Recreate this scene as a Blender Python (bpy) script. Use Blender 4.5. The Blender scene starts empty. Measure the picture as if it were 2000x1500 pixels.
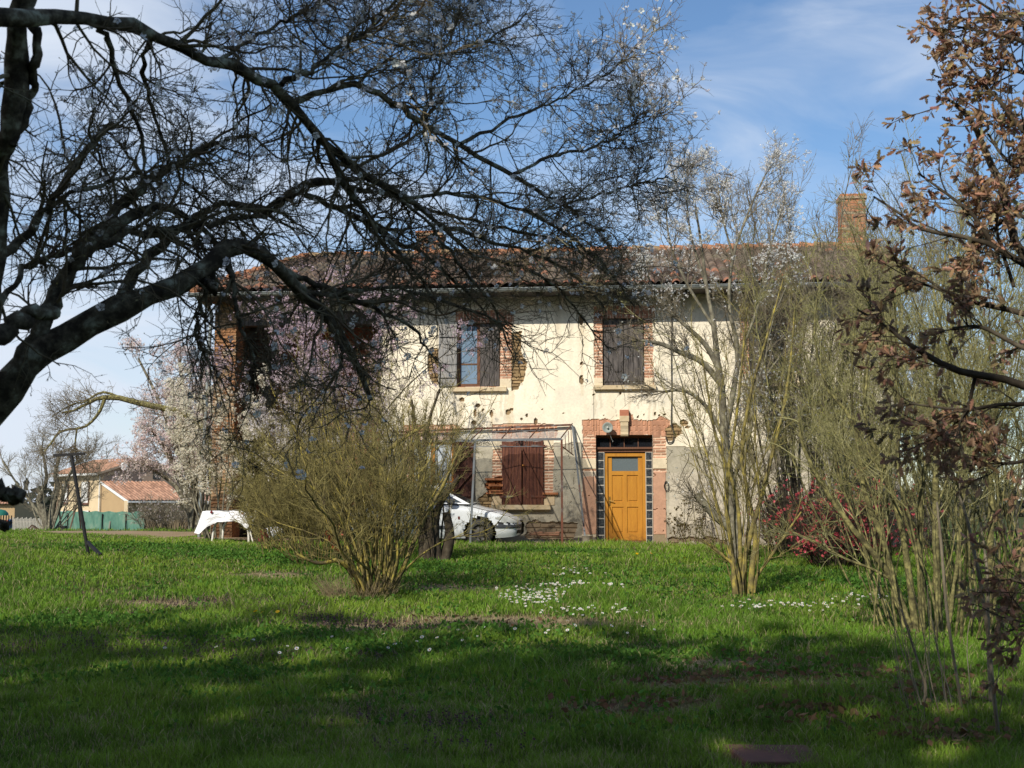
import bpy, math, random
import numpy as np
PI = math.pi
rng = np.random.default_rng(7)
random.seed(7)
scene = bpy.context.scene
COL = scene.collection

# ------------------------------------------------------------------ camera model
F = 2414.0; CX, CY = 1000.0, 750.0
PITCH = math.radians(5.56)
CAM = np.array([0.0, 0.0, 1.6])
def ray(px, py):
    a = (px - CX) / F; b = (CY - py) / F
    return np.array([a, math.cos(PITCH) - b * math.sin(PITCH), math.sin(PITCH) + b * math.cos(PITCH)])
def at(px, py, Y):
    d = ray(px, py)
    return CAM + d * (Y / d[1])
def smooth(a, b, x):
    t = np.clip((x - a) / (b - a), 0, 1)
    return t * t * (3 - 2 * t)

# ------------------------------------------------------------------ noise
_lat = np.random.default_rng(3).random((256, 256))
def vnoise(x, y):
    x = np.asarray(x, float); y = np.asarray(y, float)
    xi = np.floor(x).astype(int); yi = np.floor(y).astype(int)
    fx = x - xi; fy = y - yi
    fx = fx * fx * (3 - 2 * fx); fy = fy * fy * (3 - 2 * fy)
    g = lambda a, b: _lat[a & 255, b & 255]
    return (g(xi, yi) * (1 - fx) + g(xi + 1, yi) * fx) * (1 - fy) + (g(xi, yi + 1) * (1 - fx) + g(xi + 1, yi + 1) * fx) * fy
def fbm(x, y, o=4):
    s = 0; a = 0.5; n = 0
    for k in range(o):
        s = s + a * vnoise(np.asarray(x) * 2 ** k + 17.3 * k, np.asarray(y) * 2 ** k + 9.1 * k); n += a; a *= 0.5
    return s / n

# ------------------------------------------------------------------ terrain
def zt(x, y):
    x = np.asarray(x, float); y = np.asarray(y, float)
    z = 0.65 * smooth(7, 27.5, y)
    z = z - 0.012 * np.clip(x - 2.7, -14, 10) * smooth(14, 27, y) * (1 - smooth(36, 60, y))
    z = z - 1.05 * smooth(33, 90, y)
    z = z + 0.10 * (fbm(x * 0.35, y * 0.35, 3) - 0.5) * smooth(3, 8, y) * (1 - smooth(26, 29, y)) + 0.25 * (fbm(x * 0.05, y * 0.05, 2) - 0.5) * smooth(36, 60, y)
    return z
def ground(px, py, y0=4.0, y1=60.0):
    prev = None
    for Y in np.arange(y0, y1, 0.05):
        p = at(px, py, Y)
        if p[2] <= zt(p[0], p[1]): return np.array([p[0], p[1], float(zt(p[0], p[1]))])
    return np.array([p[0], p[1], float(zt(p[0], p[1]))])
def on(x, y): return np.array([x, y, float(zt(x, y))])

# ------------------------------------------------------------------ object helpers
def tag(o, label=None, cat=None, group=None, kind=None):
    if label: o['label'] = label
    if cat: o['category'] = cat
    if group: o['group'] = group
    if kind: o['kind'] = kind
    return o
def empty(name, loc=(0, 0, 0), rz=0.0, label=None, cat=None, group=None):
    o = bpy.data.objects.new(name, None); COL.objects.link(o)
    o.location = tuple(float(v) for v in loc); o.rotation_euler = (0, 0, rz)
    return tag(o, label, cat, group)
def mesh_np(name, V, faces, mat, parent=None, colors=None, smooth_=False, loc=None):
    """faces: list of (m,k) int arrays"""
    V = np.asarray(V, np.float32)
    me = bpy.data.meshes.new(name)
    me.vertices.add(len(V)); me.vertices.foreach_set('co', V.ravel())
    faces = [np.asarray(f, np.int32) for f in faces if len(f)]
    nl = sum(f.size for f in faces); npoly = sum(len(f) for f in faces)
    me.loops.add(nl); me.polygons.add(npoly)
    me.loops.foreach_set('vertex_index', np.concatenate([f.ravel() for f in faces]))
    tot = np.concatenate([np.full(len(f), f.shape[1], np.int32) for f in faces])
    st = np.concatenate([[0], np.cumsum(tot)[:-1]]).astype(np.int32)
    me.polygons.foreach_set('loop_start', st); me.polygons.foreach_set('loop_total', tot)
    me.polygons.foreach_set('use_smooth', np.full(npoly, bool(smooth_)))
    if colors is not None:
        ca = me.color_attributes.new('Col', 'FLOAT_COLOR', 'POINT')
        c4 = np.ones((len(V), 4), np.float32); c4[:, :3] = colors
        ca.data.foreach_set('color', c4.ravel())
    me.update(); me.validate()
    if mat: me.materials.append(mat)
    o = bpy.data.objects.new(name, me); COL.objects.link(o)
    if parent: o.parent = parent
    if loc is not None: o.location = tuple(float(v) for v in loc)
    return o

class MB:
    """collects boxes, tubes, polygons into one mesh"""
    def __init__(s): s.v = []; s.f3 = []; s.f4 = []; s.n = 0; s.ng = []
    def add(s, V, F):
        for f in F:
            f = [i + s.n for i in f]
            (s.f3 if len(f) == 3 else s.f4 if len(f) == 4 else s.ng).append(f)
        s.v.append(np.asarray(V, float)); s.n += len(V); return s
    def box(s, x0, x1, y0, y1, z0, z1, rot=None, c=None):
        V = np.array([(x, y, z) for z in (z0, z1) for y in (y0, y1) for x in (x0, x1)], float)
        if rot is not None: V = (V - c) @ rot.T + c
        return s.add(V, [(0, 2, 3, 1), (4, 5, 7, 6), (0, 1, 5, 4), (2, 6, 7, 3), (0, 4, 6, 2), (1, 3, 7, 5)])
    def bar(s, a, b, w, h=None, up=(0, 0, 1)):
        a = np.asarray(a, float); b = np.asarray(b, float); h = h or w
        t = b - a; t /= np.linalg.norm(t); up = np.asarray(up, float)
        if abs(t @ up) > 0.95: up = np.array([0, 1.0, 0])
        u = np.cross(t, up); u /= np.linalg.norm(u); v = np.cross(u, t)
        V = [p + u * su * w / 2 + v * sv * h / 2 for p in (a, b) for sv in (-1, 1) for su in (-1, 1)]
        return s.add(V, [(0, 2, 3, 1), (4, 5, 7, 6), (0, 1, 5, 4), (2, 6, 7, 3), (0, 4, 6, 2), (1, 3, 7, 5)])
    def tube(s, pts, r, sides=8, cap=True):
        pts = np.asarray(pts, float); n = len(pts); r = np.broadcast_to(np.asarray(r, float), (n,))
        t = np.gradient(pts, axis=0); t /= np.linalg.norm(t, axis=1)[:, None] + 1e-12
        m = pts[-1] - pts[0] if np.linalg.norm(pts[-1] - pts[0]) > 1e-6 else t[0]
        ref = np.eye(3)[np.argmin(np.abs(m))]
        u = np.cross(t, ref); u /= np.linalg.norm(u, axis=1)[:, None] + 1e-12; w = np.cross(t, u)
        an = np.arange(sides) * 2 * PI / sides
        ring = pts[:, None] + r[:, None, None] * (np.cos(an)[None, :, None] * u[:, None] + np.sin(an)[None, :, None] * w[:, None])
        F = [(i * sides + k, i * sides + (k + 1) % sides, (i + 1) * sides + (k + 1) % sides, (i + 1) * sides + k) for i in range(n - 1) for k in range(sides)]
        if cap: F += [tuple(range(sides))[::-1], tuple((n - 1) * sides + k for k in range(sides))]
        return s.add(ring.reshape(-1, 3), F)
    def lathe(s, prof, c=(0, 0, 0), axis='z', n=24, cap=False):
        V = []
        for r, h in prof:
            for k in range(n):
                a = 2 * PI * k / n; p = (r * math.cos(a), r * math.sin(a), h)
                if axis == 'y': p = (p[0], h, p[1])
                if axis == 'x': p = (h, p[0], p[1])
                V.append(np.array(p) + np.asarray(c, float))
        m = len(prof)
        F = [(i * n + k, i * n + (k + 1) % n, (i + 1) * n + (k + 1) % n, (i + 1) * n + k) for i in range(m - 1) for k in range(n)]
        if cap: F += [tuple(range(n)), tuple((m - 1) * n + k for k in range(n))]
        return s.add(V, F)
    def build(s, name, mat, parent=None, smooth_=False, colors=None):
        V = np.concatenate(s.v)
        groups = [np.array(g) for g in (s.f3, s.f4) if g]
        by = {}
        for g in s.ng: by.setdefault(len(g), []).append(g)
        groups += [np.array(g) for g in by.values()]
        return mesh_np(name, V, groups, mat, parent, colors, smooth_)

# ------------------------------------------------------------------ materials
def nmat(name):
    m = bpy.data.materials.new(name); m.use_nodes = True
    nt = m.node_tree; nt.nodes.clear()
    out = nt.nodes.new('ShaderNodeOutputMaterial'); b = nt.nodes.new('ShaderNodeBsdfPrincipled')
    nt.links.new(b.outputs[0], out.inputs[0])
    return m, nt, b, out
def noise_node(nt, scale, detail=5, rough=0.6, vec=None, stretch=None):
    tc = nt.nodes.new('ShaderNodeTexCoord')
    src = tc.outputs['Object']
    if stretch is not None:
        mp = nt.nodes.new('ShaderNodeMapping'); mp.inputs['Scale'].default_value = stretch
        nt.links.new(src, mp.inputs[0]); src = mp.outputs[0]
    n = nt.nodes.new('ShaderNodeTexNoise'); n.inputs['Scale'].default_value = scale
    n.inputs['Detail'].default_value = detail; n.inputs['Roughness'].default_value = rough
    nt.links.new(src, n.inputs['Vector'])
    return n
def ramp(nt, fac, stops):
    r = nt.nodes.new('ShaderNodeValToRGB'); e = r.color_ramp.elements
    while len(e) < len(stops): e.new(0.5)
    for el, (p, c) in zip(e, stops): el.position = p; el.color = (*c, 1)
    nt.links.new(fac, r.inputs[0]); return r
def bump(nt, b, fac, strength=0.4, dist=0.01):
    bp = nt.nodes.new('ShaderNodeBump'); bp.inputs['Strength'].default_value = strength; bp.inputs['Distance'].default_value = dist
    nt.links.new(fac, bp.inputs['Height']); nt.links.new(bp.outputs[0], b.inputs['Normal'])
def simple(name, c1, c2=None, c3=None, scale=8, rough=0.7, metal=0.0, bmp=0.25, dist=0.004, stretch=None, spec=0.35, pos=(0.35, 0.5, 0.68), coat=0):
    m, nt, b, out = nmat(name)
    b.inputs['Roughness'].default_value = rough; b.inputs['Metallic'].default_value = metal
    b.inputs['Specular IOR Level'].default_value = spec
    if coat: b.inputs['Coat Weight'].default_value = coat; b.inputs['Coat Roughness'].default_value = 0.08
    c2 = c2 or tuple(v * 0.8 for v in c1)
    n = noise_node(nt, scale, 7, 0.62, stretch=stretch)
    st = [(pos[0], c1), (pos[2], c2)] if c3 is None else [(pos[0], c1), (pos[1], c2), (pos[2], c3)]
    nt.links.new(ramp(nt, n.outputs[0], st).outputs[0], b.inputs['Base Color'])
    if bmp: bump(nt, b, n.outputs[0], bmp, dist)
    return m
def vcol(name, rough=0.9, nscale=30, var=0.25, bmp=0.3, dist=0.006, trans=0.0, spec=0.2):
    m, nt, b, out = nmat(name)
    b.inputs['Roughness'].default_value = rough; b.inputs['Specular IOR Level'].default_value = spec
    a = nt.nodes.new('ShaderNodeVertexColor'); a.layer_name = 'Col'
    n = noise_node(nt, nscale, 6, 0.65)
    mr = nt.nodes.new('ShaderNodeMapRange'); mr.inputs['From Min'].default_value = 0.3; mr.inputs['From Max'].default_value = 0.7
    mr.inputs['To Min'].default_value = 1 - var; mr.inputs['To Max'].default_value = 1 + var
    nt.links.new(n.outputs[0], mr.inputs[0])
    mul = nt.nodes.new('ShaderNodeVectorMath'); mul.operation = 'SCALE'
    nt.links.new(a.outputs[0], mul.inputs[0]); nt.links.new(mr.outputs[0], mul.inputs['Scale'])
    nt.links.new(mul.outputs[0], b.inputs['Base Color'])
    if bmp: bump(nt, b, n.outputs[0], bmp, dist)
    if trans:
        t = nt.nodes.new('ShaderNodeBsdfTranslucent'); nt.links.new(mul.outputs[0], t.inputs[0])
        mx = nt.nodes.new('ShaderNodeMixShader'); mx.inputs[0].default_value = trans
        nt.links.new(b.outputs[0], mx.inputs[1]); nt.links.new(t.outputs[0], mx.inputs[2]); nt.links.new(mx.outputs[0], out.inputs[0])
    return m
def glass(name, c, rough=0.08, spec=0.6):
    return simple(name, c, tuple(v * 0.75 for v in c), scale=2.5, rough=rough, spec=spec, bmp=0.02)

M_wall = vcol('old_wall', 0.92, 22, 0.10, 0.35, 0.008)
M_tile = vcol('roof_tile', 0.85, 14, 0.35, 0.3, 0.006)
M_zinc = simple('zinc', (0.30, 0.33, 0.33), (0.20, 0.22, 0.21), scale=6, rough=0.5, metal=0.5, bmp=0.05)
M_greywood = simple('weathered_wood', (0.035, 0.03, 0.03), (0.085, 0.075, 0.07), (0.15, 0.13, 0.12), scale=7, rough=0.85, stretch=(6, 6, 0.6), bmp=0.5)
M_redwood = simple('redbrown_wood', (0.055, 0.018, 0.012), (0.105, 0.034, 0.02), (0.19, 0.075, 0.038), scale=6, rough=0.75, stretch=(7, 7, 0.6), bmp=0.4)
M_brownwood = simple('brown_shutter', (0.045, 0.018, 0.013), (0.085, 0.03, 0.02), (0.17, 0.065, 0.025), scale=6, rough=0.75, stretch=(6, 6, 0.7), bmp=0.4, pos=(0.35, 0.55, 0.75))
M_door = simple('ochre_door', (0.47, 0.210, 0.020), (0.41, 0.175, 0.017), (0.24, 0.085, 0.014), scale=4.2, rough=0.55, stretch=(3, 3, 0.5), bmp=0, pos=(0.45, 0.66, 0.80))
_t = M_door.node_tree; _b = [n for n in _t.nodes if n.type == 'BSDF_PRINCIPLED'][0]; _l = _b.inputs['Base Color'].links[0].from_socket
_c = _t.nodes.new('ShaderNodeTexCoord'); _s = _t.nodes.new('ShaderNodeSeparateXYZ'); _t.links.new(_c.outputs['Object'], _s.inputs[0]); _n = noise_node(_t, 9, 6, .7)
_a = _t.nodes.new('ShaderNodeMath'); _a.operation = 'MULTIPLY_ADD'; _t.links.new(_n.outputs[0], _a.inputs[0]); _a.inputs[1].default_value = .9; _t.links.new(_s.outputs['Z'], _a.inputs[2])
_r = ramp(_t, _a.outputs[0], [(.38, (.30, .27, .24)), (.62, (.85, .83, .80)), (.95, (1, 1, 1))]); _m = _t.nodes.new('ShaderNodeMix'); _m.data_type = 'RGBA'; _m.blend_type = 'MULTIPLY'; _m.inputs[0].default_value = 1
_t.links.new(_l, _m.inputs[6]); _t.links.new(_r.outputs[0], _m.inputs[7]); _t.links.new(_m.outputs[2], _b.inputs['Base Color'])
M_orangewood = simple('orange_wood', (0.50, 0.22, 0.04), (0.36, 0.14, 0.03), scale=5, rough=0.6, stretch=(5, 5, 0.6))
M_framewood = simple('frame_wood', (0.16, 0.07, 0.035), (0.10, 0.045, 0.025), scale=8, rough=0.7, stretch=(5, 5, 0.6))
M_glassblue = glass('window_glass', (0.20, 0.29, 0.40), 0.10)
M_glassdark = glass('dark_glass', (0.012, 0.014, 0.018), 0.12)
M_glassgrey = simple('frosted_glass', (0.12, 0.15, 0.16), (0.105, 0.13, 0.14), scale=60, rough=0.4, spec=0.4, bmp=0.2)
M_curtain = simple('net_curtain', (0.50, 0.55, 0.60), (0.30, 0.35, 0.40), scale=14, rough=0.5, stretch=(3, 3, 0.5))
M_block = simple('glass_block', (0.020, 0.025, 0.030), (0.05, 0.058, 0.066), (0.10, 0.11, 0.12), scale=22, rough=0.35, spec=0.4, bmp=0.15, pos=(0.45, 0.58, 0.72))
M_mortar = simple('pale_mortar', (0.45, 0.43, 0.38), (0.33, 0.31, 0.27), scale=20, rough=0.9)
M_stone = simple('cream_stone', (0.62, 0.52, 0.36), (0.50, 0.38, 0.22), scale=4, rough=0.9, bmp=0.3)
M_brick = vcol('chimney_brick', 0.9, 18, 0.2)
M_dark = simple('dark_interior', (0.012, 0.010, 0.009), rough=0.95, bmp=0)
M_rust = simple('rusty_steel', (0.17, 0.055, 0.03), (0.10, 0.045, 0.03), (0.20, 0.20, 0.20), scale=3, rough=0.75, metal=0.1, pos=(0.35, 0.55, 0.75))
M_steel = simple('grey_steel', (0.17, 0.19, 0.21), (0.13, 0.14, 0.15), (0.20, 0.08, 0.04), scale=2.2, rough=0.6, metal=0.2, pos=(0.35, 0.55, 0.68))
M_white = simple('white_paint', (0.66, 0.69, 0.72), (0.56, 0.585, 0.60), scale=3.1, rough=0.3, spec=0.5, bmp=0.0, coat=0.5)
M_plastic = simple('white_plastic', (0.78, 0.76, 0.70), (0.66, 0.62, 0.54), scale=6, rough=0.45)
M_cloth = simple('white_cloth', (0.82, 0.82, 0.84), (0.74, 0.74, 0.77), scale=5, rough=0.9, bmp=0.3, dist=0.02)
M_black = simple('black_rubber', (0.014, 0.014, 0.015), (0.028, 0.027, 0.025), scale=9, rough=0.7)
M_blackm = simple('black_metal', (0.013, 0.013, 0.015), (0.022, 0.021, 0.022), scale=9, rough=0.45)
M_trim = simple('grey_trim', (0.05, 0.055, 0.065), (0.04, 0.043, 0.05), scale=9, rough=0.5)
M_lamp = simple('headlamp', (0.45, 0.46, 0.44), (0.30, 0.30, 0.27), scale=7, rough=0.12, spec=0.8, bmp=0)
M_amber = simple('amber_lens', (0.10, 0.02, 0.015), rough=0.25, bmp=0)
M_conc = simple('concrete', (0.30, 0.28, 0.23), (0.20, 0.185, 0.15), scale=9, rough=0.95, bmp=0.4)
M_enamel = simple('grey_enamel', (0.30, 0.33, 0.30), (0.22, 0.25, 0.23), scale=9, rough=0.5)
M_cable = simple('cable_sheath', (0.05, 0.048, 0.045), rough=0.8)
M_redcloth = simple('dark_red_fabric', (0.16, 0.015, 0.02), (0.10, 0.01, 0.012), scale=8, rough=0.9)
M_navy = simple('navy_fabric', (0.02, 0.025, 0.04), (0.015, 0.017, 0.025), scale=8, rough=0.9)
M_orange = simple('orange_board', (0.42, 0.10, 0.03), (0.27, 0.055, 0.02), scale=7, rough=0.8)
M_slab = simple('terracotta_slab', (0.16, 0.07, 0.05), (0.10, 0.05, 0.04), scale=10, rough=0.95, bmp=0.5)
def bark(name, c1, c2, c3, scale=9, pos=(0.36, 0.52, 0.66)):
    return simple(name, c1, c2, c3, scale=scale, rough=0.95, spec=0.15, bmp=0.8, dist=0.012, pos=pos)
B_plum = bark('plum_bark', (0.045, 0.036, 0.026), (0.13, 0.11, 0.075), (0.36, 0.37, 0.28), 13, (0.40, 0.53, 0.66))
B_plumtwig = bark('plum_twig', (0.11, 0.08, 0.05), (0.18, 0.145, 0.088), (0.28, 0.26, 0.17), 5)
B_lichen = bark('lichen_bark', (0.075, 0.060, 0.036), (0.21, 0.175, 0.066), (0.42, 0.34, 0.075), 7)
B_lictwig = bark('lichen_twig', (0.115, 0.095, 0.042), (0.215, 0.185, 0.072), (0.36, 0.31, 0.115), 4)
B_grey = bark('grey_bark', (0.085, 0.075, 0.055), (0.17, 0.155, 0.115), (0.30, 0.28, 0.20), 8)
B_greytwig = bark('grey_twig', (0.14, 0.115, 0.08), (0.20, 0.17, 0.12), (0.28, 0.245, 0.18), 3)
B_green = bark('green_bark', (0.055, 0.048, 0.026), (0.155, 0.142, 0.062), (0.33, 0.30, 0.12), 14)
B_greentwig = bark('green_twig', (0.17, 0.155, 0.072), (0.26, 0.245, 0.11), (0.38, 0.36, 0.19), 3)
B_dark = bark('dark_bark', (0.035, 0.028, 0.020), (0.06, 0.048, 0.034), (0.10, 0.085, 0.06), 8)
L_leaf = vcol('leaf', 0.75, 40, 0.25, 0, trans=0.4)
L_petal = vcol('petal', 0.7, 60, 0.08, 0, trans=0.45)
L_grass = vcol('grass_blade', 0.6, 3, 0.15, 0, trans=0.35, spec=0.25)

# plastic cover of the pergola: thin, milky and half clear
def make_sheet():
    m, nt, b, out = nmat('plastic_sheet')
    b.inputs['Base Color'].default_value = (0.75, 0.78, 0.78, 1); b.inputs['Roughness'].default_value = 0.3
    t = nt.nodes.new('ShaderNodeBsdfTransparent'); tl = nt.nodes.new('ShaderNodeBsdfTranslucent'); tl.inputs[0].default_value = (0.8, 0.82, 0.82, 1)
    n = noise_node(nt, 5, 5, 0.7)
    mr = nt.nodes.new('ShaderNodeMapRange'); mr.inputs['To Min'].default_value = 0.28; mr.inputs['To Max'].default_value = 0.68
    nt.links.new(n.outputs[0], mr.inputs[0])
    m1 = nt.nodes.new('ShaderNodeMixShader'); m1.inputs[0].default_value = 0.45
    nt.links.new(b.outputs[0], m1.inputs[1]); nt.links.new(tl.outputs[0], m1.inputs[2])
    m2 = nt.nodes.new('ShaderNodeMixShader'); nt.links.new(mr.outputs[0], m2.inputs[0])
    nt.links.new(m1.outputs[0], m2.inputs[1]); nt.links.new(t.outputs[0], m2.inputs[2]); nt.links.new(m2.outputs[0], out.inputs[0])
    return m
M_sheet = make_sheet()

# ------------------------------------------------------------------ plants: vectorised growth
def nrm(a): return a / (np.linalg.norm(a, axis=-1, keepdims=True) + 1e-9)
def resample(pts, n):
    """Catmull-Rom through rows of any width"""
    p = np.asarray(pts, float)
    p = np.vstack([2 * p[0] - p[1], p, 2 * p[-1] - p[-2]])
    m = len(p) - 3; t = np.linspace(0, m - 1e-6, n); i = t.astype(int); f = (t - i)[:, None]
    a, b, c, d = p[i], p[i + 1], p[i + 2], p[i + 3]
    return 0.5 * (2 * b + (c - a) * f + (2 * a - 5 * b + 4 * c - d) * f ** 2 + (3 * b - a - 3 * c + d) * f ** 3)
def grow(base, d, L, r0, n, wig, trop, tip=0.35):
    N = len(base); P = np.zeros((N, n, 3)); P[:, 0] = base; d = nrm(d)
    st = np.asarray(L)[:, None] / (n - 1)
    for j in range(1, n):
        d = nrm(d + rng.normal(0, wig, (N, 3)) + np.asarray(trop))
        P[:, j] = P[:, j - 1] + d * st
    R = np.asarray(r0)[:, None] * np.linspace(1, tip, n)[None]
    return P, R
def spawn(P, R, k, t0, t1, ang, l0, l1, n=6, wig=0.15, trop=(0, 0, 0.0), ratio=0.6, rmax=0.02, rmin=0.0012, sd=0.25, tip=0.35, fall=0.4):
    N, m = P.shape[:2]
    t = rng.uniform(t0, t1, (N, k)) * (m - 1.001); i = np.minimum(t.astype(int), m - 2); f = (t - i)[..., None]
    ii = np.arange(N)[:, None]
    b = P[ii, i] * (1 - f) + P[ii, i + 1] * f
    tan = nrm(P[ii, i + 1] - P[ii, i])
    r = R[ii, i] * (1 - f[..., 0]) + R[ii, i + 1] * f[..., 0]
    q = rng.normal(0, 1, (N, k, 3)); q -= tan * (q * tan).sum(-1, keepdims=True); q = nrm(q)
    a = (ang + rng.normal(0, sd, (N, k)))[..., None]
    d = tan * np.cos(a) + q * np.sin(a)
    L = rng.uniform(l0, l1, (N, k)) * (1 - fall * t / (m - 1))
    r0 = np.clip(np.minimum(r * ratio, rmax) * rng.uniform(0.7, 1.1, (N, k)), rmin, None)
    return grow(b.reshape(-1, 3), d.reshape(-1, 3), L.ravel(), r0.ravel(), n, wig, trop, tip)
def tubes(name, groups, mat, parent, sides=5):
    Vs, Fs, off = [], [], 0
    for g in groups:
        P, R = g[0], g[1]; s = g[2] if len(g) > 2 else sides
        N, n = P.shape[:2]
        if N == 0: continue
        t = nrm(np.gradient(P, axis=1)); m = np.abs(P[:, -1] - P[:, 0])
        ref = np.eye(3)[np.argmin(m, axis=1)][:, None]
        u = nrm(np.cross(t, np.broadcast_to(ref, t.shape))); w = np.cross(t, u)
        an = np.arange(s) * 2 * PI / s
        ring = P[:, :, None] + R[:, :, None, None] * (np.cos(an)[:, None] * u[:, :, None] + np.sin(an)[:, None] * w[:, :, None])
        Vs.append(ring.reshape(-1, 3))
        base = (np.arange(N) * n * s)[:, None, None] + (np.arange(n - 1) * s)[None, :, None]
        k = np.arange(s)[None, None]; k2 = (k + 1) % s
        Fs.append(np.stack([base + k, base + k2, base + s + k2, base + s + k], -1).reshape(-1, 4) + off)
        off += N * n * s
    return mesh_np(name, np.concatenate(Vs), Fs, mat, parent, None, True)
def pick(P, n, t0=0.0, t1=1.0):
    N, m = P.shape[:2]; a = rng.integers(0, N, n); t = rng.uniform(t0, t1, n) * (m - 1.001); i = t.astype(int); f = (t - i)[:, None]
    p = P[a, i] * (1 - f) + P[a, i + 1] * f
    return p, nrm(P[a, i + 1] - P[a, i])
def frame(nv):
    nv = nrm(nv); q = rng.normal(0, 1, nv.shape); u = nrm(np.cross(nv, q)); return u, np.cross(nv, u), nv
def flowers(name, C, size, colors, parent, petals=5, mat=None, cup=0.35):
    n = len(C); nv = rng.normal(0, 1, (n, 3)); nv[:, 2] += 0.3; nv[:, 1] -= 0.3
    u, w, nv = frame(nv); size = np.broadcast_to(size, (n,))[:, None]
    V = np.zeros((n, petals, 4, 3))
    for k in range(petals):
        a = 2 * PI * k / petals
        d = u * math.cos(a) + w * math.sin(a); e = -u * math.sin(a) + w * math.cos(a)
        c = rng.uniform(0.2, 0.2 + cup, (n, 1)) * nv * size
        V[:, k, 0] = C + d * size * 0.06
        V[:, k, 1] = C + d * size * 0.34 + e * size * 0.22 + c * 0.6
        V[:, k, 2] = C + d * size * 0.52 + c
        V[:, k, 3] = C + d * size * 0.34 - e * size * 0.22 + c * 0.6
    cc = np.repeat(np.asarray(colors), petals * 4, axis=0) if np.ndim(colors) == 2 else np.tile(colors, (n * petals * 4, 1))
    return mesh_np(name, V.reshape(-1, 3), [np.arange(n * petals * 4).reshape(-1, 4)], mat or L_petal, parent, cc)
def specks(name, C, D, ln, wd, colors, parent, mat=None):
    """little leaves or buds: one folded diamond each (2 triangles)"""
    n = len(C); u, w, D = frame(D); ln = np.broadcast_to(ln, (n,))[:, None]; wd = np.broadcast_to(wd, (n,))[:, None]
    V = np.stack([C, C + D * ln * 0.5 + u * wd, C + D * ln + w * wd * 0.5, C + D * ln * 0.5 - u * wd + w * wd * 0.6], 1)
    cc = np.repeat(colors, 4, axis=0)
    return mesh_np(name, V.reshape(-1, 3), [np.arange(n * 4).reshape(-1, 4)], mat or L_leaf, parent, cc)
def clump(p, d, k, s):
    m = len(p) // k; q = np.repeat(p[:m], k, 0); return q + rng.normal(0, s, q.shape), np.repeat(d[:m], k, 0)
def tint(n, c, var=0.2, hue=0.06):
    c = np.asarray(c, float); return np.clip(c[None] * (1 + rng.uniform(-var, var, (n, 1))) * (1 + rng.normal(0, hue, (n, 3))), 0, 0.95)
def limbs(defs, n=18, k=1.0):
    """defs: list of rows (px, py, Y, r_px) -> P,R in world metres"""
    P, R = [], []
    for d in defs:
        q = resample(np.array([(*at(a, b, Y), w * k * Y / F) for a, b, Y, w in d]), n)
        P.append(q[:, :3]); R.append(np.maximum(q[:, 3], 0.002))
    P = np.array(P); R = np.array(R)
    return P, R
def localise(groups, loc):
    return [(g[0] - np.asarray(loc), *g[1:]) for g in groups]

# ------------------------------------------------------------------ tunable amounts
GRASS_N = 820000
SKY_S = 0.15
CLOUD = (5.0, 5.5, 6.3)
SHADE = [(-36 + 3.1 * i, -8.5 + 1.5 * math.sin(i * 2.3), 7.9 + .6 * math.sin(i * 1.7), 3.6, 3.0, 8.9, 1) for i in range(14)]
SHADE += [(-30 + 3.1 * i, -8.5, 16 + .6 * math.sin(i * 1.9), 3.4, 2.6, 4.6, .26 if i < 4 else .17) for i in range(7)]

# ================================================================== FARMHOUSE
YAW = math.radians(5.5)
F0 = at(1218, 1062, 30.2); ZB = float(F0[2])
EX = np.array([math.cos(YAW), -math.sin(YAW), 0]); EV = np.array([math.sin(YAW), math.cos(YAW), 0])
def fac(px, py, v=0.0):
    """pixel -> (u, z) on the facade plane shifted by v into the house"""
    d = ray(px, py); o = CAM - F0
    t = (v - o @ EV) / (d @ EV); p = o + d * t
    return float(p @ EX), float(p[2])
def U(px, py=850, v=0.0): return fac(px, py, v)[0]
def Z(py, px=1218, v=0.0): return fac(px, py, v)[1]
house = empty('farmhouse', F0, -YAW, 'long two storey farmhouse with peeling cream plaster and brick window surrounds', 'farmhouse')
def toworld(u, v, z): return F0 + EX * u + EV * v + np.array([0, 0, z])

zE = Z(577) ; uL = U(415); uR = U(1757); uP = U(458); uC = U(742)
G = 0.02
us = np.arange(uL, uR, G); zs = np.arange(-0.3, zE + 0.05, G)
UU, ZZ = np.meshgrid(us, zs); SH = UU.shape
j1 = (fbm(UU * 5, ZZ * 5, 4) - 0.5); j2 = (fbm(UU * 5 + 50, ZZ * 5 + 31, 4) - 0.5)
big = fbm(UU * 0.8 + 5, ZZ * 0.8, 4); fine = fbm(UU * 9, ZZ * 9, 3)
def rect(px0, py0, px1, py1, jag=0.0, px=None):
    pm = (px0 + px1) / 2; ym = (py0 + py1) / 2
    a, b = U(px0, ym), U(px1, ym); t, q = Z(py0, pm), Z(py1, pm)
    x = UU + j1 * jag * 2; y = ZZ + j2 * jag * 2
    return (x > a) & (x < b) & (y > q) & (y < t)
def poly(pts, jag=0.0):
    p = [fac(*q) for q in pts]; x = UU + j1 * jag * 2; y = ZZ + j2 * jag * 2
    ins = np.zeros(SH, bool); n = len(p)
    for i in range(n):
        (x1, y1), (x2, y2) = p[i], p[(i + 1) % n]
        if y1 == y2: continue
        ins ^= ((y1 > y) != (y2 > y)) & (x < (x2 - x1) * (y - y1) / (y2 - y1) + x1)
    return ins
def ell(px, py, rx, ry, jag=0.03):
    a, b = fac(px, py); s = 1 / 80.0
    return (((UU + j1 * jag * 2 - a) / (rx * s)) ** 2 + ((ZZ + j2 * jag * 2 - b) / (ry * s)) ** 2) < 1
H = np.full(SH, 0.030); C = np.zeros(SH + (3,))
def setc(m, c, var=0.1):
    s = (1 + var * 2 * (fine - 0.5))[m][:, None]; C[m] = np.asarray(c) * s
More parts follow.
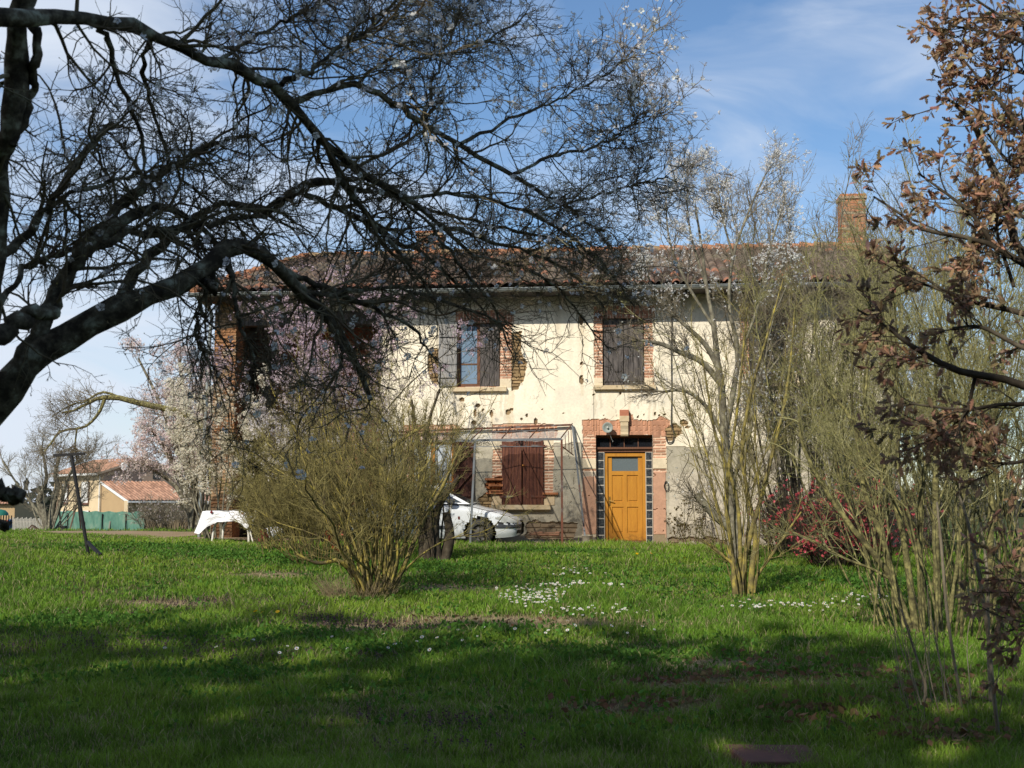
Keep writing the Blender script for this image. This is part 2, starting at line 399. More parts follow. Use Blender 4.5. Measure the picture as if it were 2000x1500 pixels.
# plaster
C[:] = np.array([0.92, 0.83, 0.655]) * (0.92 + 0.26 * (big - 0.5) + 0.10 * (fine - 0.5))[..., None]
st = np.clip((fbm(UU * 3.2, ZZ * 0.35 + 8, 3) - 0.56) * 4, 0, 1)[..., None]
rn = np.clip((fbm(UU * 4.5 + 60, ZZ * 0.22, 3) - 0.50) * 3.5, 0, 1)[..., None] * np.clip((ZZ - Z(880)) / 3.6, 0, 1)[..., None]; C[:] = C * (1 - .22 * rn)
C[:] = C * (1 - 0.30 * st) + np.array([0.52, 0.40, 0.24]) * 0.30 * st
rp = np.clip((fbm(UU * .9 + 71, ZZ * 1.1 + 5, 3) - .58) * 9, 0, 1)[..., None]; C[:] = C * (1 - .35 * rp) + np.array([.60, .56, .47]) * .35 * rp
for sx0, sx1, sy in ((884, 990, 765), (1160, 1281, 761), (1447, 1562, 755)):
    for xx in (sx0 + 3, sx0 + 14, (sx0 + sx1) / 2 + 9, sx1 - 12, sx1 - 3):
        m = rect(xx - 2.5, sy, xx + 2.5, sy + 30 + 40 * _lat[int(xx) % 256, 3], 0.05); C[m] = C[m] * .74 + np.array([.40, .31, .18]) * .2
for k in range(7):
    ck = np.abs(UU - (U(760 + 140 * k) + .25 * np.sin(ZZ * 1.3 + k) + .5 * j1 + .12 * (fbm(ZZ * 3 + k * 9, ZZ * 0 + k, 4) - .5))) < .011; ck &= (ZZ > 2.6 + .4 * (k % 3)) & (ZZ < 4.4 + .5 * (k % 2)); C[ck] *= .62
eave_tone = np.clip((ZZ - (zE - 0.7)) / 0.7, 0, 1)[..., None] * (0.25 + 0.5 * fbm(UU * 2, ZZ, 3)[..., None])  # plaster darker towards the eaves, in blotches
C[:] = C * (1 - eave_tone * 0.5)
# cement dado
low = (ZZ < Z(866) + j1 * 0.16 + 0.12 * (vnoise(UU * 0.9, ZZ * 0) - 0.5)) & (UU < U(1150))
low |= (ZZ < Z(873) + j1 * 0.06) & (UU >= U(1150))
setc(low, (0.40, 0.365, 0.285), 0.22); H[low] = 0.016
C[low] *= (0.78 + 0.5 * big[low])[:, None]
pale = low & (ZZ < Z(920) + j1 * 0.3) & (UU > U(1305)); C[pale] = C[pale] * 0.55 + np.array([0.56, 0.50, 0.41]) * 0.52
foot_tone = low & (ZZ < 0.55 + j1 * 0.5); C[foot_tone] *= 0.62  # cement darker at the foot, with a ragged edge
# brick painters
def bricks(m, pitch=0.073, mort=0.36, col=(0.45, 0.19, 0.10), mcol=(0.66, 0.52, 0.39), h=0.012, soldier=False, depth=0.012, blen=0.26):
    A, B = (UU, ZZ) if soldier else (ZZ, UU)
    row = np.floor(A / pitch); fr = A / pitch - row
    cb = np.floor(B / blen + 0.5 * (row % 2)); fb = B / blen + 0.5 * (row % 2) - cb
    hsh = _lat[(row.astype(int) * 7) & 255, (cb.astype(int) * 13) & 255]
    jt = (fr < mort + 0.16 * (fine - 0.5) * 2) | (fb < 0.05)
    k = m & ~jt; C[k] = np.asarray(col) * (0.72 + 0.55 * hsh[k] + 0.3 * (fine[k] - 0.5))[:, None]; H[k] = h
    k = m & jt; C[k] = np.asarray(mcol) * (0.85 + 0.3 * fine[k])[:, None]; H[k] = h - depth
def earth(m):
    bricks(m, 0.085, 0.2, (0.30, 0.205, 0.105), (0.20, 0.14, 0.08), 0.0, depth=0.03, blen=0.3)
    H[m] += (j2[m]) * 0.05
cream = (0.66, 0.56, 0.40)
# --- left brick pier of the barn bay
pier = UU < uP
bricks(pier, 0.085, 0.25, (0.40, 0.255, 0.145), (0.34, 0.25, 0.16), 0.02, depth=0.02, blen=0.3)
redp = pier & (fbm(UU * 1.5, ZZ * 2.3 + 3, 2) > 0.52); C[redp] *= np.array([0.95, 0.74, 0.62])
lowp = pier & (ZZ < 3.0); C[lowp] *= 0.72; lowp = pier & (ZZ < 1.1 + j1); C[lowp] *= 0.4  # lower pier darkened, shade behind the table put into the brick colour
# --- upper windows surrounds (quoins, lintel, cream end blocks)
def upper(x0, x1, yt, yb, ql, qr):
    bricks(rect(x0 - ql, yt - 20, x1 + qr, yb + 2, 0.035), col=(0.47, 0.235, 0.145))
    bricks(rect(x0 - ql - 2, yt - 24, x1 + qr + 4, yt, 0.04), soldier=True, mort=0.2, col=(0.40, 0.18, 0.11))
    for a, b in ((x0 - ql, x0), (x1, x1 + qr)):
        m = rect(a, yb - 14, b, yb + 2, 0.008); setc(m, cream); H[m] = 0.034
earth(poly([(838, 683), (862, 678), (866, 752), (846, 752), (836, 720)], 0.06))
upper(894, 976, 631, 754, 2, 24)
earth(poly([(999, 650), (1019, 648), (1017, 684), (1030, 710), (1020, 745), (1010, 762), (999, 762)], 0.05))
upper(1178, 1257, 622, 752, 17, 18)
upper(1463, 1546, 618, 745, 17, 18)
# --- lower windows
def lower(x0, x1, yt, yb, ql, qr):
    bricks(rect(x0 - ql, yt - 32, x1 + qr, yb + 2, 0.03), col=(0.47, 0.245, 0.155), mcol=(0.70, 0.56, 0.42))
    bricks(rect(x0 - ql + 4, yt - 30, x1 + qr + 8, yt, 0.05), soldier=True, mort=0.14, col=(0.47, 0.24, 0.15))
    for a, b, e in ((x0 - ql, x0, 3), (x1, x1 + qr, 6)):
        m = rect(a, yt - 2, b, yt + 18, 0.01); setc(m, cream); H[m] = 0.03
        m = rect(a - e + 3, yb - 17, b + e - 3, yb + 2, 0.008); setc(m, (0.64, 0.50, 0.32)); H[m] = 0.034
lower(803, 886, 862, 985, 16, 4)
lower(982, 1061, 860, 985, 20, 20)
brk = poly([(958, 934), (982, 932), (982, 968), (955, 962), (948, 950)], 0.05); bricks(brk, 0.10, 0.35, (0.42, 0.16, 0.06), (0.24, 0.11, 0.05), 0.0, depth=0.05)
earth(poly([(935, 975), (955, 962), (962, 975), (958, 990), (940, 992)], 0.06))
# --- door surround
bricks(rect(1138, 820, 1309, 851, 0.05) | poly([(1270, 830), (1290, 812), (1305, 820), (1308, 850), (1270, 850)], 0.05) | poly([(1228, 850), (1228, 806), (1236, 812), (1246, 850)], 0.03), soldier=True, mort=0.12, pitch=0.062, col=(0.47, 0.245, 0.155), mcol=(0.52, 0.27, 0.16))
for a, b in ((1138, 1165), (1275, 1301)):
    bricks(rect(a, 850, b, 896, 0.02), col=(0.47, 0.245, 0.155), mcol=(0.68, 0.52, 0.38))
    m = rect(a - 2, 895, b + 2, 917, 0.012); setc(m, cream); H[m] = 0.034
    bricks(rect(a, 916, b, 924, 0.01), col=(0.47, 0.245, 0.155))
    m = rect(a, 922, b, 1056, 0.03); setc(m, (0.47, 0.275, 0.185), 0.12); H[m] = 0.03
    m = rect(a, 922, b, 932, 0.05) & (a < 1200); setc(m, (0.42, 0.35, 0.27)); H[m] = 0.026
    m = rect(a, 1043, b, 1066, 0.02); setc(m, (0.55, 0.46, 0.32) if a < 1200 else (0.24, 0.19, 0.12)); H[m] = 0.02
# --- missing plaster
earth(poly([(1300, 838), (1315, 826), (1332, 832), (1334, 848), (1320, 858), (1310, 862), (1301, 858)], 0.05))
earth(ell(1337, 826, 8, 6)); earth(ell(1349, 810, 5, 3)); earth(ell(1343, 834, 5, 2))
for x, y, a, b in ((934, 791, 5, 3.5), (929, 806, 3, 8), (961, 808, 3, 7), (943, 802, 2, 2.5), (902, 781, 5, 4), (926, 826, 5, 4), (993, 805, 5, 5), (1000, 800, 4, 3),
                   (1046, 824, 4, 7), (1136, 743, 4, 9), (1136, 625, 4, 10), (1136, 709, 2, 4), (1019, 819, 2, 2.5), (1030, 812, 2, 3), (1245, 815, 2, 2), (1258, 811, 1.6, 2), (1280, 808, 2, 3), (1288, 811, 1.6, 2.2), (1298, 809, 2.2, 2),
                   (1160, 771, 3, 1.5), (1213, 768, 1.5, 3), (1100, 806, 1.2, 2), (1060, 800, 1.5, 1.5), (1180, 812, 1.2, 1.5)):
    m = ell(x, y, a, b, 0.03); setc(m, (0.22, 0.15, 0.085), 0.5); H[m] = -0.02
    s = rect(x - a * .7, y, x + a * .7, y + 30 * (b > 3), 0.03) & ~m & ~low; C[s] = C[s] * 0.72 + np.array([0.55, 0.42, 0.24]) * 0.28
m = rect(990, 762, 1004, 832, 0.07) & ~low; C[m] = C[m] * 0.7 + np.array([0.50, 0.37, 0.20]) * 0.3
m = rect(1158.6, 757, 1160.4, 842, 0.004); C[m] *= 0.55; H[m] -= 0.012
# cracks in the cement
cr = low & (np.abs(fbm(UU * 2.1 + 3, ZZ * 2.1, 3) - 0.5) < 0.006) & (fine > 0.5); C[cr] *= 0.5; H[cr] = 0.005
# rubble plinth
pl = (rect(1030, 1020, 1125, 1056, 0.12) | rect(1303, 1050, 1420, 1062, 0.1)) ; bricks(pl, 0.12, 0.25, (0.20, 0.15, 0.10), (0.16, 0.12, 0.08), -0.01, depth=0.02, blen=0.27); C[pl] *= (.55 + .9 * fbm(UU * 7 + 3, ZZ * 7, 3)[pl])[:, None]
pb = rect(1034, 1039, 1092, 1046, 0.02); bricks(pb, 0.08, 0.15, (0.33, 0.17, 0.11), (0.25, 0.16, 0.1), 0.015)
H += 0.006 * (fbm(UU * 3, ZZ * 3, 3) - 0.5)
# openings
OPEN = {'w1': (894, 631, 976, 755), 'w2': (1178, 622, 1257, 753), 'w3': (1463, 618, 1546, 746), 'l0': (803, 862, 886, 986), 'l1': (982, 860, 1061, 986), 'door': (1165, 851, 1275, 1075)}
def orect(k):
    a, t, b, q = OPEN[k]; pm, ym = (a + b) / 2, (t + q) / 2
    return U(a, ym), U(b, ym), Z(q, pm), Z(t, pm)      # u0,u1,z0,z1
keep = np.ones(SH, bool)
for k in OPEN:
    u0, u1, z0, z1 = orect(k); keep &= ~((UU > u0) & (UU < u1) & (ZZ > z0) & (ZZ < z1))
keep &= ~((UU > uP) & (UU < uC) & (ZZ < zE - 0.30))
idx = np.arange(UU.size).reshape(SH)
qk = keep[:-1, :-1] & keep[1:, :-1] & keep[:-1, 1:] & keep[1:, 1:]
Q = np.stack([idx[:-1, :-1], idx[:-1, 1:], idx[1:, 1:], idx[1:, :-1]], -1)[qk]
V = np.stack([UU, -H, ZZ], -1).reshape(-1, 3)
VC = C.reshape(-1, 3)
# reveals, returns and end walls as plain quads added to the same wall mesh
ev, ef, ec = [], [], []
def quad(p, c):
    b = len(V) + len(ev); ev.extend(p); ef.append((b, b + 1, b + 2, b + 3)); ec.extend([c] * 4)
for k in OPEN:
    u0, u1, z0, z1 = orect(k); d = 0.32 if k == 'door' else 0.24; c = (0.50, 0.33, 0.22) if k == 'door' else (0.42, 0.27, 0.18)
    quad([(u0, -.02, z0), (u0, d, z0), (u0, d, z1), (u0, -.02, z1)], c); quad([(u1, -.02, z0), (u1, d, z0), (u1, d, z1), (u1, -.02, z1)], c)
    quad([(u0, -.02, z1), (u1, -.02, z1), (u1, d, z1), (u0, d, z1)], c); quad([(u0, -.02, z0), (u1, -.02, z0), (u1, d, z0), (u0, d, z0)], c)
DEP = 8.6; RV = 2.6
quad([(uL, 0, -.4), (uL, DEP, -.4), (uL, DEP, zE), (uL, 0, zE)], (0.35, 0.2, 0.1))
quad([(uR, 0, -.4), (uR, DEP, -.4), (uR, DEP, zE), (uR, 0, zE)], (0.6, 0.5, 0.37))
quad([(uL, DEP, -.4), (uR, DEP, -.4), (uR, DEP, zE), (uL, DEP, zE)], (0.6, 0.5, 0.37))
quad([(uP, 0, -.4), (uP, 0.55, -.4), (uP, 0.55, zE - .3), (uP, 0, zE - .3)], (0.30, 0.15, 0.07))
quad([(uC, 0, -.4), (uC, RV, -.4), (uC, RV, zE - .3), (uC, 0, zE - .3)], (0.40, 0.2, 0.11))
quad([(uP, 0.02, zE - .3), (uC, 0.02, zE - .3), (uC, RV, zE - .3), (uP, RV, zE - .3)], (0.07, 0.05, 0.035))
wall = mesh_np('wall', np.vstack([V, np.array(ev)]), [Q, np.array(ef)], M_wall, house, np.vstack([VC, np.array(ec)]))
# back wall of the open barn bay
G2 = 0.03; uu, zz = np.meshgrid(np.arange(uL + .3, uC + 0.05, G2), np.arange(-0.3, zE - 0.1, G2)); UU, ZZ, SH = uu, zz, uu.shape
j1 = fbm(UU * 5, ZZ * 5, 4) - 0.5; j2 = fbm(UU * 5 + 50, ZZ * 5 + 31, 4) - 0.5; fine = fbm(UU * 9, ZZ * 9, 3); big = fbm(UU * 0.8, ZZ * 0.8, 3)
H = np.zeros(SH); C = np.zeros(SH + (3,))
bricks(np.ones(SH, bool), 0.085, 0.22, (0.33, 0.115, 0.07), (0.26, 0.16, 0.11), 0.0, depth=0.02, blen=0.28)
g = (fbm(UU * 1.2 + 9, ZZ * 0.9, 3) > 0.55); C[g] = C[g] * 0.5 + np.array([0.30, 0.24, 0.21]) * 0.5
idx = np.arange(UU.size).reshape(SH)
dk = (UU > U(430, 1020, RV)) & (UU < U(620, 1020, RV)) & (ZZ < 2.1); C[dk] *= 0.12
Q = np.stack([idx[:-1, :-1], idx[:-1, 1:], idx[1:, 1:], idx[1:, :-1]], -1).reshape(-1, 4)
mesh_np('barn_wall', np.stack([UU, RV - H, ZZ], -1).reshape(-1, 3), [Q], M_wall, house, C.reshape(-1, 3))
m = MB(); m.box(uP - .05, uC + .05, 0.02, 0.3, zE - 0.62, zE - 0.29); m.build('barn_beam', M_greywood, house)
m = MB(); m.box(uP + .02, uP + .3, RV - 0.5, RV - .02, -.3, zE - .3); m.build('barn_post', M_greywood, house)
# dark room volume behind openings, so nothing shines through
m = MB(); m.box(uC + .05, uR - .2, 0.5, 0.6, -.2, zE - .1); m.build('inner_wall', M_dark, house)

# ---------------- roof
OV = 0.72
zr_e = zE + 0.12
ridge_v = DEP / 2
uRa = U(603, 503, ridge_v); uRb = U(1700, 478, ridge_v)
zRidge = (Z(505, 640, ridge_v) + Z(482, 1560, ridge_v)) / 2
eL, eR = uL - 0.35, uR + 0.35
pit = 0.205
na = int((eR - eL) / pit) ; nx = na * 8 + 1
rows = 15; per = 4
ta = []
for r in range(rows):
    for q in range(per): ta.append((r + q / (per - 0.999)) / rows - (1e-4 if q == per - 1 else 0))
ta = np.array(ta + [1.0]); ux = np.linspace(eL, eL + na * pit, nx)
TT, UX = np.meshgrid(ta, ux, indexing='ij')
rowi = np.minimum((TT * rows).astype(int), rows - 1); fr = TT * rows - rowi
ph = ((UX - eL) / pit); ci = np.floor(ph + 1e-6).astype(int); wv = np.abs(np.sin(PI * ph))
jit = _lat[(rowi * 5) & 255, (ci * 11) & 255]
hh = 0.085 * np.maximum(wv, 0.12) ** 0.8 + 0.035 * (1 - fr) + 0.02 * (jit - 0.5)
VV = -OV + TT * (ridge_v + OV); ZR = zr_e + TT * (zRidge - zr_e) + hh
ZR += 0.05 * (fbm(UX * 0.35, TT * 2, 2) - 0.5)
hipL = eL + TT * (uRa - eL); hipR = eR + TT * (uRb - eR)
ok = (UX >= hipL - 0.05) & (UX <= hipR + 0.05)
tc = np.array([0.135, 0.095, 0.072])[None, None] * (0.5 + 1.0 * jit[..., None])
lich = np.clip((fbm(UX * 1.3, TT * 6, 4) - 0.46) * 4, 0, 1)[..., None]
tc = tc * (1 - 0.55 * lich) + np.array([0.20, 0.175, 0.13]) * 0.55 * lich
dk = np.clip((fbm(UX * 0.9 + 40, TT * 4, 4) - 0.5) * 4, 0, 1)[..., None]; tc = tc * (1 - 0.5 * dk)
tc = np.where(((jit > 0.955) | (rowi == 0) & (jit > .45))[..., None], np.array([0.29, 0.13, 0.078]) * (0.7 + 0.5 * jit[..., None]), tc)
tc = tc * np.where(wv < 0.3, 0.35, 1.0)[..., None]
idx = np.arange(TT.size).reshape(TT.shape); qk = ok[:-1, :-1] & ok[1:, :-1] & ok[:-1, 1:] & ok[1:, 1:]
Q = np.stack([idx[:-1, :-1], idx[:-1, 1:], idx[1:, 1:], idx[1:, :-1]], -1)[qk]
rv = np.stack([UX, VV, ZR], -1).reshape(-1, 3); rc = tc.reshape(-1, 3); nb = len(rv)
ex = [(eL, -OV, zr_e - .03), (eR, -OV, zr_e - .03), (uRb, ridge_v, zRidge - .03), (uRa, ridge_v, zRidge - .03), (eL, DEP + OV, zr_e - .03), (eR, DEP + OV, zr_e - .03)]
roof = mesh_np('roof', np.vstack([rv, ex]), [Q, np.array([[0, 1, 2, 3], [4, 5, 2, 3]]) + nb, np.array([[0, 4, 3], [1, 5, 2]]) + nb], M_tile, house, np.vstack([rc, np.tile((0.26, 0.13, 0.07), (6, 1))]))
# ridge and hip tiles, each line of half round tiles with butted ends
def ridge(a, b, name):
    a = np.array(a); b = np.array(b); L = np.linalg.norm(b - a); n = max(2, int(L / 0.38)); m = MB(); cc = []
    for i in range(n):
        p, q = a + (b - a) * i / n, a + (b - a) * (i + 1.06) / n
        p = p + np.array([0, 0, 0.02 + 0.03 * random.random()]); m.tube([p, q], [0.13, 0.105], 10); k = random.random()
        c = np.array([0.37, 0.175, 0.095]) * (0.7 + 0.5 * k)
        if k < 0.3: c = np.array([0.30, 0.21, 0.12])
        cc += [c] * 20
    m.build(name, M_brick, roof, colors=np.array(cc))
ridge((uRa, ridge_v, zRidge + .02), (uRb, ridge_v, zRidge + .02), 'ridge_tile')
ridge((eL, -OV, zr_e + .04), (uRa, ridge_v, zRidge + .04), 'hip_tile'); ridge((eR, -OV, zr_e + .04), (uRb, ridge_v, zRidge + .04), 'hip_tile')
m = MB(); m.box(eL + .05, eR - .05, -OV + .03, 0.0, zr_e - .12, zr_e - .07); m.build('soffit', M_greywood, roof)
# rafters ends under the eaves
for k in range(int((eR - eL) / 0.6)):
    m = MB(); m.box(eL + .2 + k * .6, eL + .28 + k * .6, -OV + .06, -.04, zr_e - .22, zr_e - .122); m.build('rafter', M_greywood, roof)
# gutter
m = MB(); an = np.linspace(PI, 2 * PI, 9); gy, gz = -OV - 0.09, zr_e - 0.045
prof = [(gy + .085 * math.cos(a), gz + .085 * math.sin(a)) for a in an] ; prof = [(prof[0][0] - .012, prof[0][1] + .008)] + prof
gl = [eL - .05, eR + .05]; V0 = [(u, y, z) for u in gl for y, z in prof]; k = len(prof)
m.add(V0, [(i, i + 1, k + i + 1, k + i) for i in range(k - 1)])
m.add([(eL - .05, y, z) for y, z in prof], [tuple(range(k))])
m.tube([(eL - .05, gy - .09, gz + .004), (eR + .05, gy - .09, gz + .004)], 0.012, 6)
for i in range(12):
    u = eL + .4 + i * (eR - eL - .8) / 11; m.bar((u, gy - .095, gz - .03), (u, gy + .09, gz - .03), .012, .03)
m.build('gutter', M_zinc, house)
pd = [fac(412, 590, -.1), fac(410, 660, -.1), fac(403, 800, -.1), fac(396, 920, -.1), fac(391, 1000, -.1)]
pts = [(eL + .12, gy, gz - .06), (uL - .07, -.12, gz - .35)] + [(min(a, uL - .05), -.12, b) for a, b in pd[1:]] + [(pd[-1][0], -.12, -.2)]
m = MB(); m.tube(resample(pts, 24), 0.045, 10); m.build('downpipe', M_zinc, house, True)
# chimneys
def chimney(px0, px1, ytop, ybase, v, name, cap):
    m = MB(); cc = []
    u0, u1 = U(px0, ytop, v), U(px1, ytop, v); z1 = Z(ytop, px0, v); z0 = Z(ybase, px0, v) - 0.5
    zc = z0; r = 0
    def add(a, b, c0, c1, d0, d1, col):
        m.box(a, b, c0, c1, d0, d1); cc.extend([col] * 8)
    d = (u1 - u0) * 0.95
    add(u0 + .008, u1 - .008, v + .008, v + d - .008, z0, z1 - .12, (0.36, 0.27, 0.19))
    while zc < z1 - 0.14:
        off = 0.11 * (r % 2); x = u0 - off
        while x < u1:
            a, b = max(x, u0), min(x + .215, u1)
            if b - a > .03:
                kk = random.random(); c = np.array([0.40, 0.18, 0.095]) * (0.7 + .6 * kk)
                if kk < .25: c = np.array([0.40, 0.33, 0.22]) * (0.8 + kk)
                add(a + .003, b - .003, v, v + .05, zc, zc + .058, c)
            x += .225
        y = v + .06
        while y < v + d - .1:
            c = np.array([0.36, 0.16, 0.085]) * (0.7 + .6 * random.random()); add(u0, u0 + .04, y, y + .2, zc, zc + .058, c); add(u1 - .04, u1, y, y + .2, zc, zc + .058, c); y += .215
        zc += .072; r += 1
    add(u0 - .04, u1 + .04, v - .04, v + d + .04, z1 - .12, z1 - .05, (0.34, 0.25, 0.17))
    for i in range(3):
        w = (u1 - u0 + .06) / 3; add(u0 - .03 + i * w, u0 - .03 + (i + .92) * w, v - .035, v + d + .03, z1 - .05, z1 + .012, np.array([0.50, 0.20, 0.09]) * (0.8 + .3 * random.random()))
    ch = m.build(name, M_brick, roof, colors=np.array(cc))
    if cap:
        q = MB(); q.box(u0 - .1, u1 + .12, v - .12, v + .02, Z(512, px0, v), Z(506, px0, v)); q.build('flashing', M_zinc, ch)
chimney(1643, 1690, 380, 505, ridge_v - .9, 'chimney', True)
chimney(814, 862, 452, 512, ridge_v + .3, 'chimney', False)

# ---------------- windows, shutters, sills
def planks(mb, u0, u1, v0, z0, z1, n, th=0.032):
    w = (u1 - u0) / n
    for i in range(n):
        e = 0.012 * random.random(); mb.box(u0 + i * w + .004, u0 + (i + 1) * w - .003, v0 - th + .004 * random.random(), v0, z0 + e * (i % 2), z1 - e)
def sill(px0, px1, py0, py1, mat, parent, out=0.13):
    pm = (px0 + px1) / 2
    m = MB(); u0, u1 = U(px0, py0), U(px1, py0); z1, z0 = Z(py0, pm), Z(py1, pm)
    m.box(u0, u1, -out, 0.0, z0, z1); m.box(u0 + .05, u1 - .05, -out + .04, 0, z0 - .025, z0 - .002)
    m.build('sill', mat, parent)
def window(key, frame_mat, pane_mat, v=0.17):
    u0, u1, z0, z1 = orect(key); m = MB(); w = .06; c = (u0 + u1) / 2
    m.box(u0, u0 + w, v, v + .06, z0, z1); m.box(u1 - w, u1, v, v + .06, z0, z1); m.box(u0 + w, u1 - w, v, v + .06, z1 - w, z1); m.box(u0 + w, u1 - w, v, v + .06, z0, z0 + .08)
    m.box(c - .05, c + .05, v - .015, v + .045, z0 + .08, z1 - w)
    zm = z0 + .35 * (z1 - z0)
    for a, b in ((u0 + w, c - .05), (c + .05, u1 - w)): m.box(a, b, v + .012, v + .04, zm, zm + .035)
    f = m.build('window', frame_mat, house)
    for a, b in ((u0 + w, c - .05), (c + .05, u1 - w)):
        p = MB(); p.box(a, b, v + .025, v + .032, z0 + .08, z1 - w); p.build('pane', pane_mat, f)
    return f, (u0, u1, z0, z1)
def hinges(sh, u_, z0, z1, s):
    for z in (z0 + .18, z1 - .18):
        m = MB(); m.bar((u_, .005, z), (u_ + s * .32, .005, z), .012, .04); m.build('hinge', M_rust, sh)
# upper left of the three
f, (u0, u1, z0, z1) = window('w1', M_framewood, M_glassblue, 0.10)
m = MB(); planks(m, U(937, 700), u1 - .01, 0.06, z0 + .01, z1 - .02, 4); m.box(U(937, 700) + .03, u1 - .03, .062, .085, z0 + .25, z0 + .36); m.box(U(937, 700) + .03, u1 - .03, .062, .085, z1 - .4, z1 - .29); m.build('shutter', M_greywood, f)
m = MB(); planks(m, U(857, 700), U(893, 700), -0.05, z0 + .01, z1 - .02, 4)
for zq in (z0 + .22, z1 - .35): m.box(U(857, 700) + .02, U(893, 700) - .02, -.115, -.084, zq, zq + .11)
m.build('shutter', simple('sunlit_wood', (0.17, 0.165, 0.16), (0.27, 0.265, 0.26), (0.33, 0.30, 0.26), scale=7, rough=0.85, stretch=(6, 6, 0.7), bmp=0.5), f)  # paler copy of the weathered wood, with sunlight put into its colour
sill(884, 990, 757, 765, M_stone, f)
# middle and right upper windows, shutters closed
for key, sl in (('w2', (1160, 1281, 753, 761)), ('w3', (1447, 1562, 747, 755))):
    f, (u0, u1, z0, z1) = window(key, M_framewood, M_glassdark)
    c = (u0 + u1) / 2
    for a, b, s in ((u0 + .01, c - .006, 1), (c + .006, u1 - .01, -1)):
        m = MB(); planks(m, a, b, 0.045, z0 + .01, z1 - .02, 4); m.box(a + .02, b - .02, -.005, .0125, z0 + .10, z0 + .24); sh = m.build('shutter', M_greywood, f)
        hinges(sh, a if s > 0 else b, z0, z1, s)
    sill(*sl[:2], *sl[2:], M_stone, f)
# lower window behind the car: pale curtain, right shutter folded back on the wall with Z brace
f, (u0, u1, z0, z1) = window('l0', M_orangewood, M_curtain, 0.06)
m = MB(); a, b = U(887, 915), U(927, 915); zl, zh = Z(976, 905), Z(862, 905); planks(m, a, b, -0.05, zl, zh, 4)
for zq in (zl + .08, zl + .70, zh - .17): m.box(a + .01, b - .01, -.115, -.084, zq, zq + .09)
m.bar((a + .03, -.1, zl + .18), (b - .03, -.1, zl + .69), .03, .08, (0, 1, 0)); m.bar((a + .03, -.1, zl + .80), (b - .03, -.1, zh - .18), .03, .08, (0, 1, 0)); m.build('shutter', M_brownwood, f)
sill(790, 892, 986, 995, M_stone, f)
# lower right window: red brown shutters standing slightly ajar
f, (u0, u1, z0, z1) = window('l1', M_framewood, M_glassdark)
for hu, s, ang in ((u0 - .02, 1, 13), (u1 + .01, -1, 9)):
    m = MB(); planks(m, 0, .51, 0, z0 - .0, z1 - .01, 6, .035)
    for zq in (z0 + .14, z1 - .2): m.box(.03, .48, .001, .03, zq, zq + .1)
    V0 = [np.array(v) for v in m.v]; a = math.radians(ang)
    for v in V0:
        x, y = v[:, 0].copy() * s, v[:, 1].copy()
        v[:, 0] = hu + x * math.cos(a); v[:, 1] = -.035 - abs(x) * math.sin(a) + y
    m.v = V0; sh = m.build('shutter', M_redwood, f)
    for zq in (z0 + .2, z1 - .14):
        h = MB(); h.bar((hu - s * .05, -.06, zq), (hu + s * .30 * math.cos(a), -.085 - .30 * math.sin(a), zq), .012, .05); h.build('hinge', M_rust, sh)
    if s < 0:
        h = MB(); ze = Z(910, 1021); p = np.array([u1 - .46, -.13, ze]); h.bar(p, p + (-.02, -.15, .01), .03); h.tube([p, p + (.03, .06, -.05)], .012, 6); h.build('latch', M_orangewood, sh)
sill(964, 1076, 986, 995, M_stone, f, 0.16)

# ---------------- door
u0, u1, z0, z1 = orect('door'); z0 = 0.0
zb0, zt0 = Z(881), Z(851); dz0, dz1 = Z(1060), Z(885)
dv = 0.18
d0, d1 = U(1181, 960, dv), U(1261, 960, dv)
m = MB(); m.box(d0, d0 + .075, dv - .05, dv + .05, 0, dz1); m.box(d1 - .075, d1, dv - .05, dv + .05, 0, dz1); m.box(d0 + .075, d1 - .075, dv - .05, dv + .05, dz1 - .075, dz1)
a, b = d0 + .08, d1 - .08; zl, zh = .075, dz1 - .08; lv = dv - .005
zg0, zg1 = Z(920, 1218, dv), Z(893, 1218, dv); mid = (a + b) / 2
zp = [(Z(1041, 1218, dv), Z(990, 1218, dv)), (Z(980, 1218, dv), Z(928, 1218, dv))]
st_ = .10
m.box(a, a + st_, lv, lv + .045, zl, zh); m.box(b - st_, b, lv, lv + .045, zl, zh)
for q0, q1 in ((zl, zp[0][0]), (zp[0][1], zp[1][0]), (zp[1][1], zg0), (zg1, zh)): m.box(a + st_, b - st_, lv, lv + .045, q0, q1)
for q0, q1 in zp:
    m.box(mid - .045, mid + .045, lv + .0002, lv + .045, q0, q1)
    for x0, x1 in ((a + st_, mid - .045), (mid + .045, b - st_)):
        m.box(x0, x1, lv + .022, lv + .04, q0, q1); m.box(x0 + .035, x1 - .035, lv + .008, lv + .021, q0 + .035, q1 - .035)
door = m.build('door', M_door, house)
m = MB(); m.box(a + st_, b - st_, lv + .02, lv + .03, zg0, zg1); m.build('pane', M_glassgrey, door)
m = MB(); hz = Z(978, 1195, dv); m.box(a + .025, a + .06, lv - .008, lv, hz - .12, hz + .1); m.tube([(a + .042, lv - .01, hz), (a + .042, lv - .05, hz), (a + .15, lv - .055, hz - .02)], .011, 8); m.build('handle', simple('brass', (0.45, 0.30, 0.10), rough=0.35, metal=0.9, bmp=0), door)
m = MB(); m.box(a, b, lv - .02, lv + .03, .02, .072); m.build('weather_bar', M_framewood, door)
m = MB(); m.box(u0 - .1, u1 + .1, -.35, .35, -.25, .0); m.build('doorstep', M_conc, house)
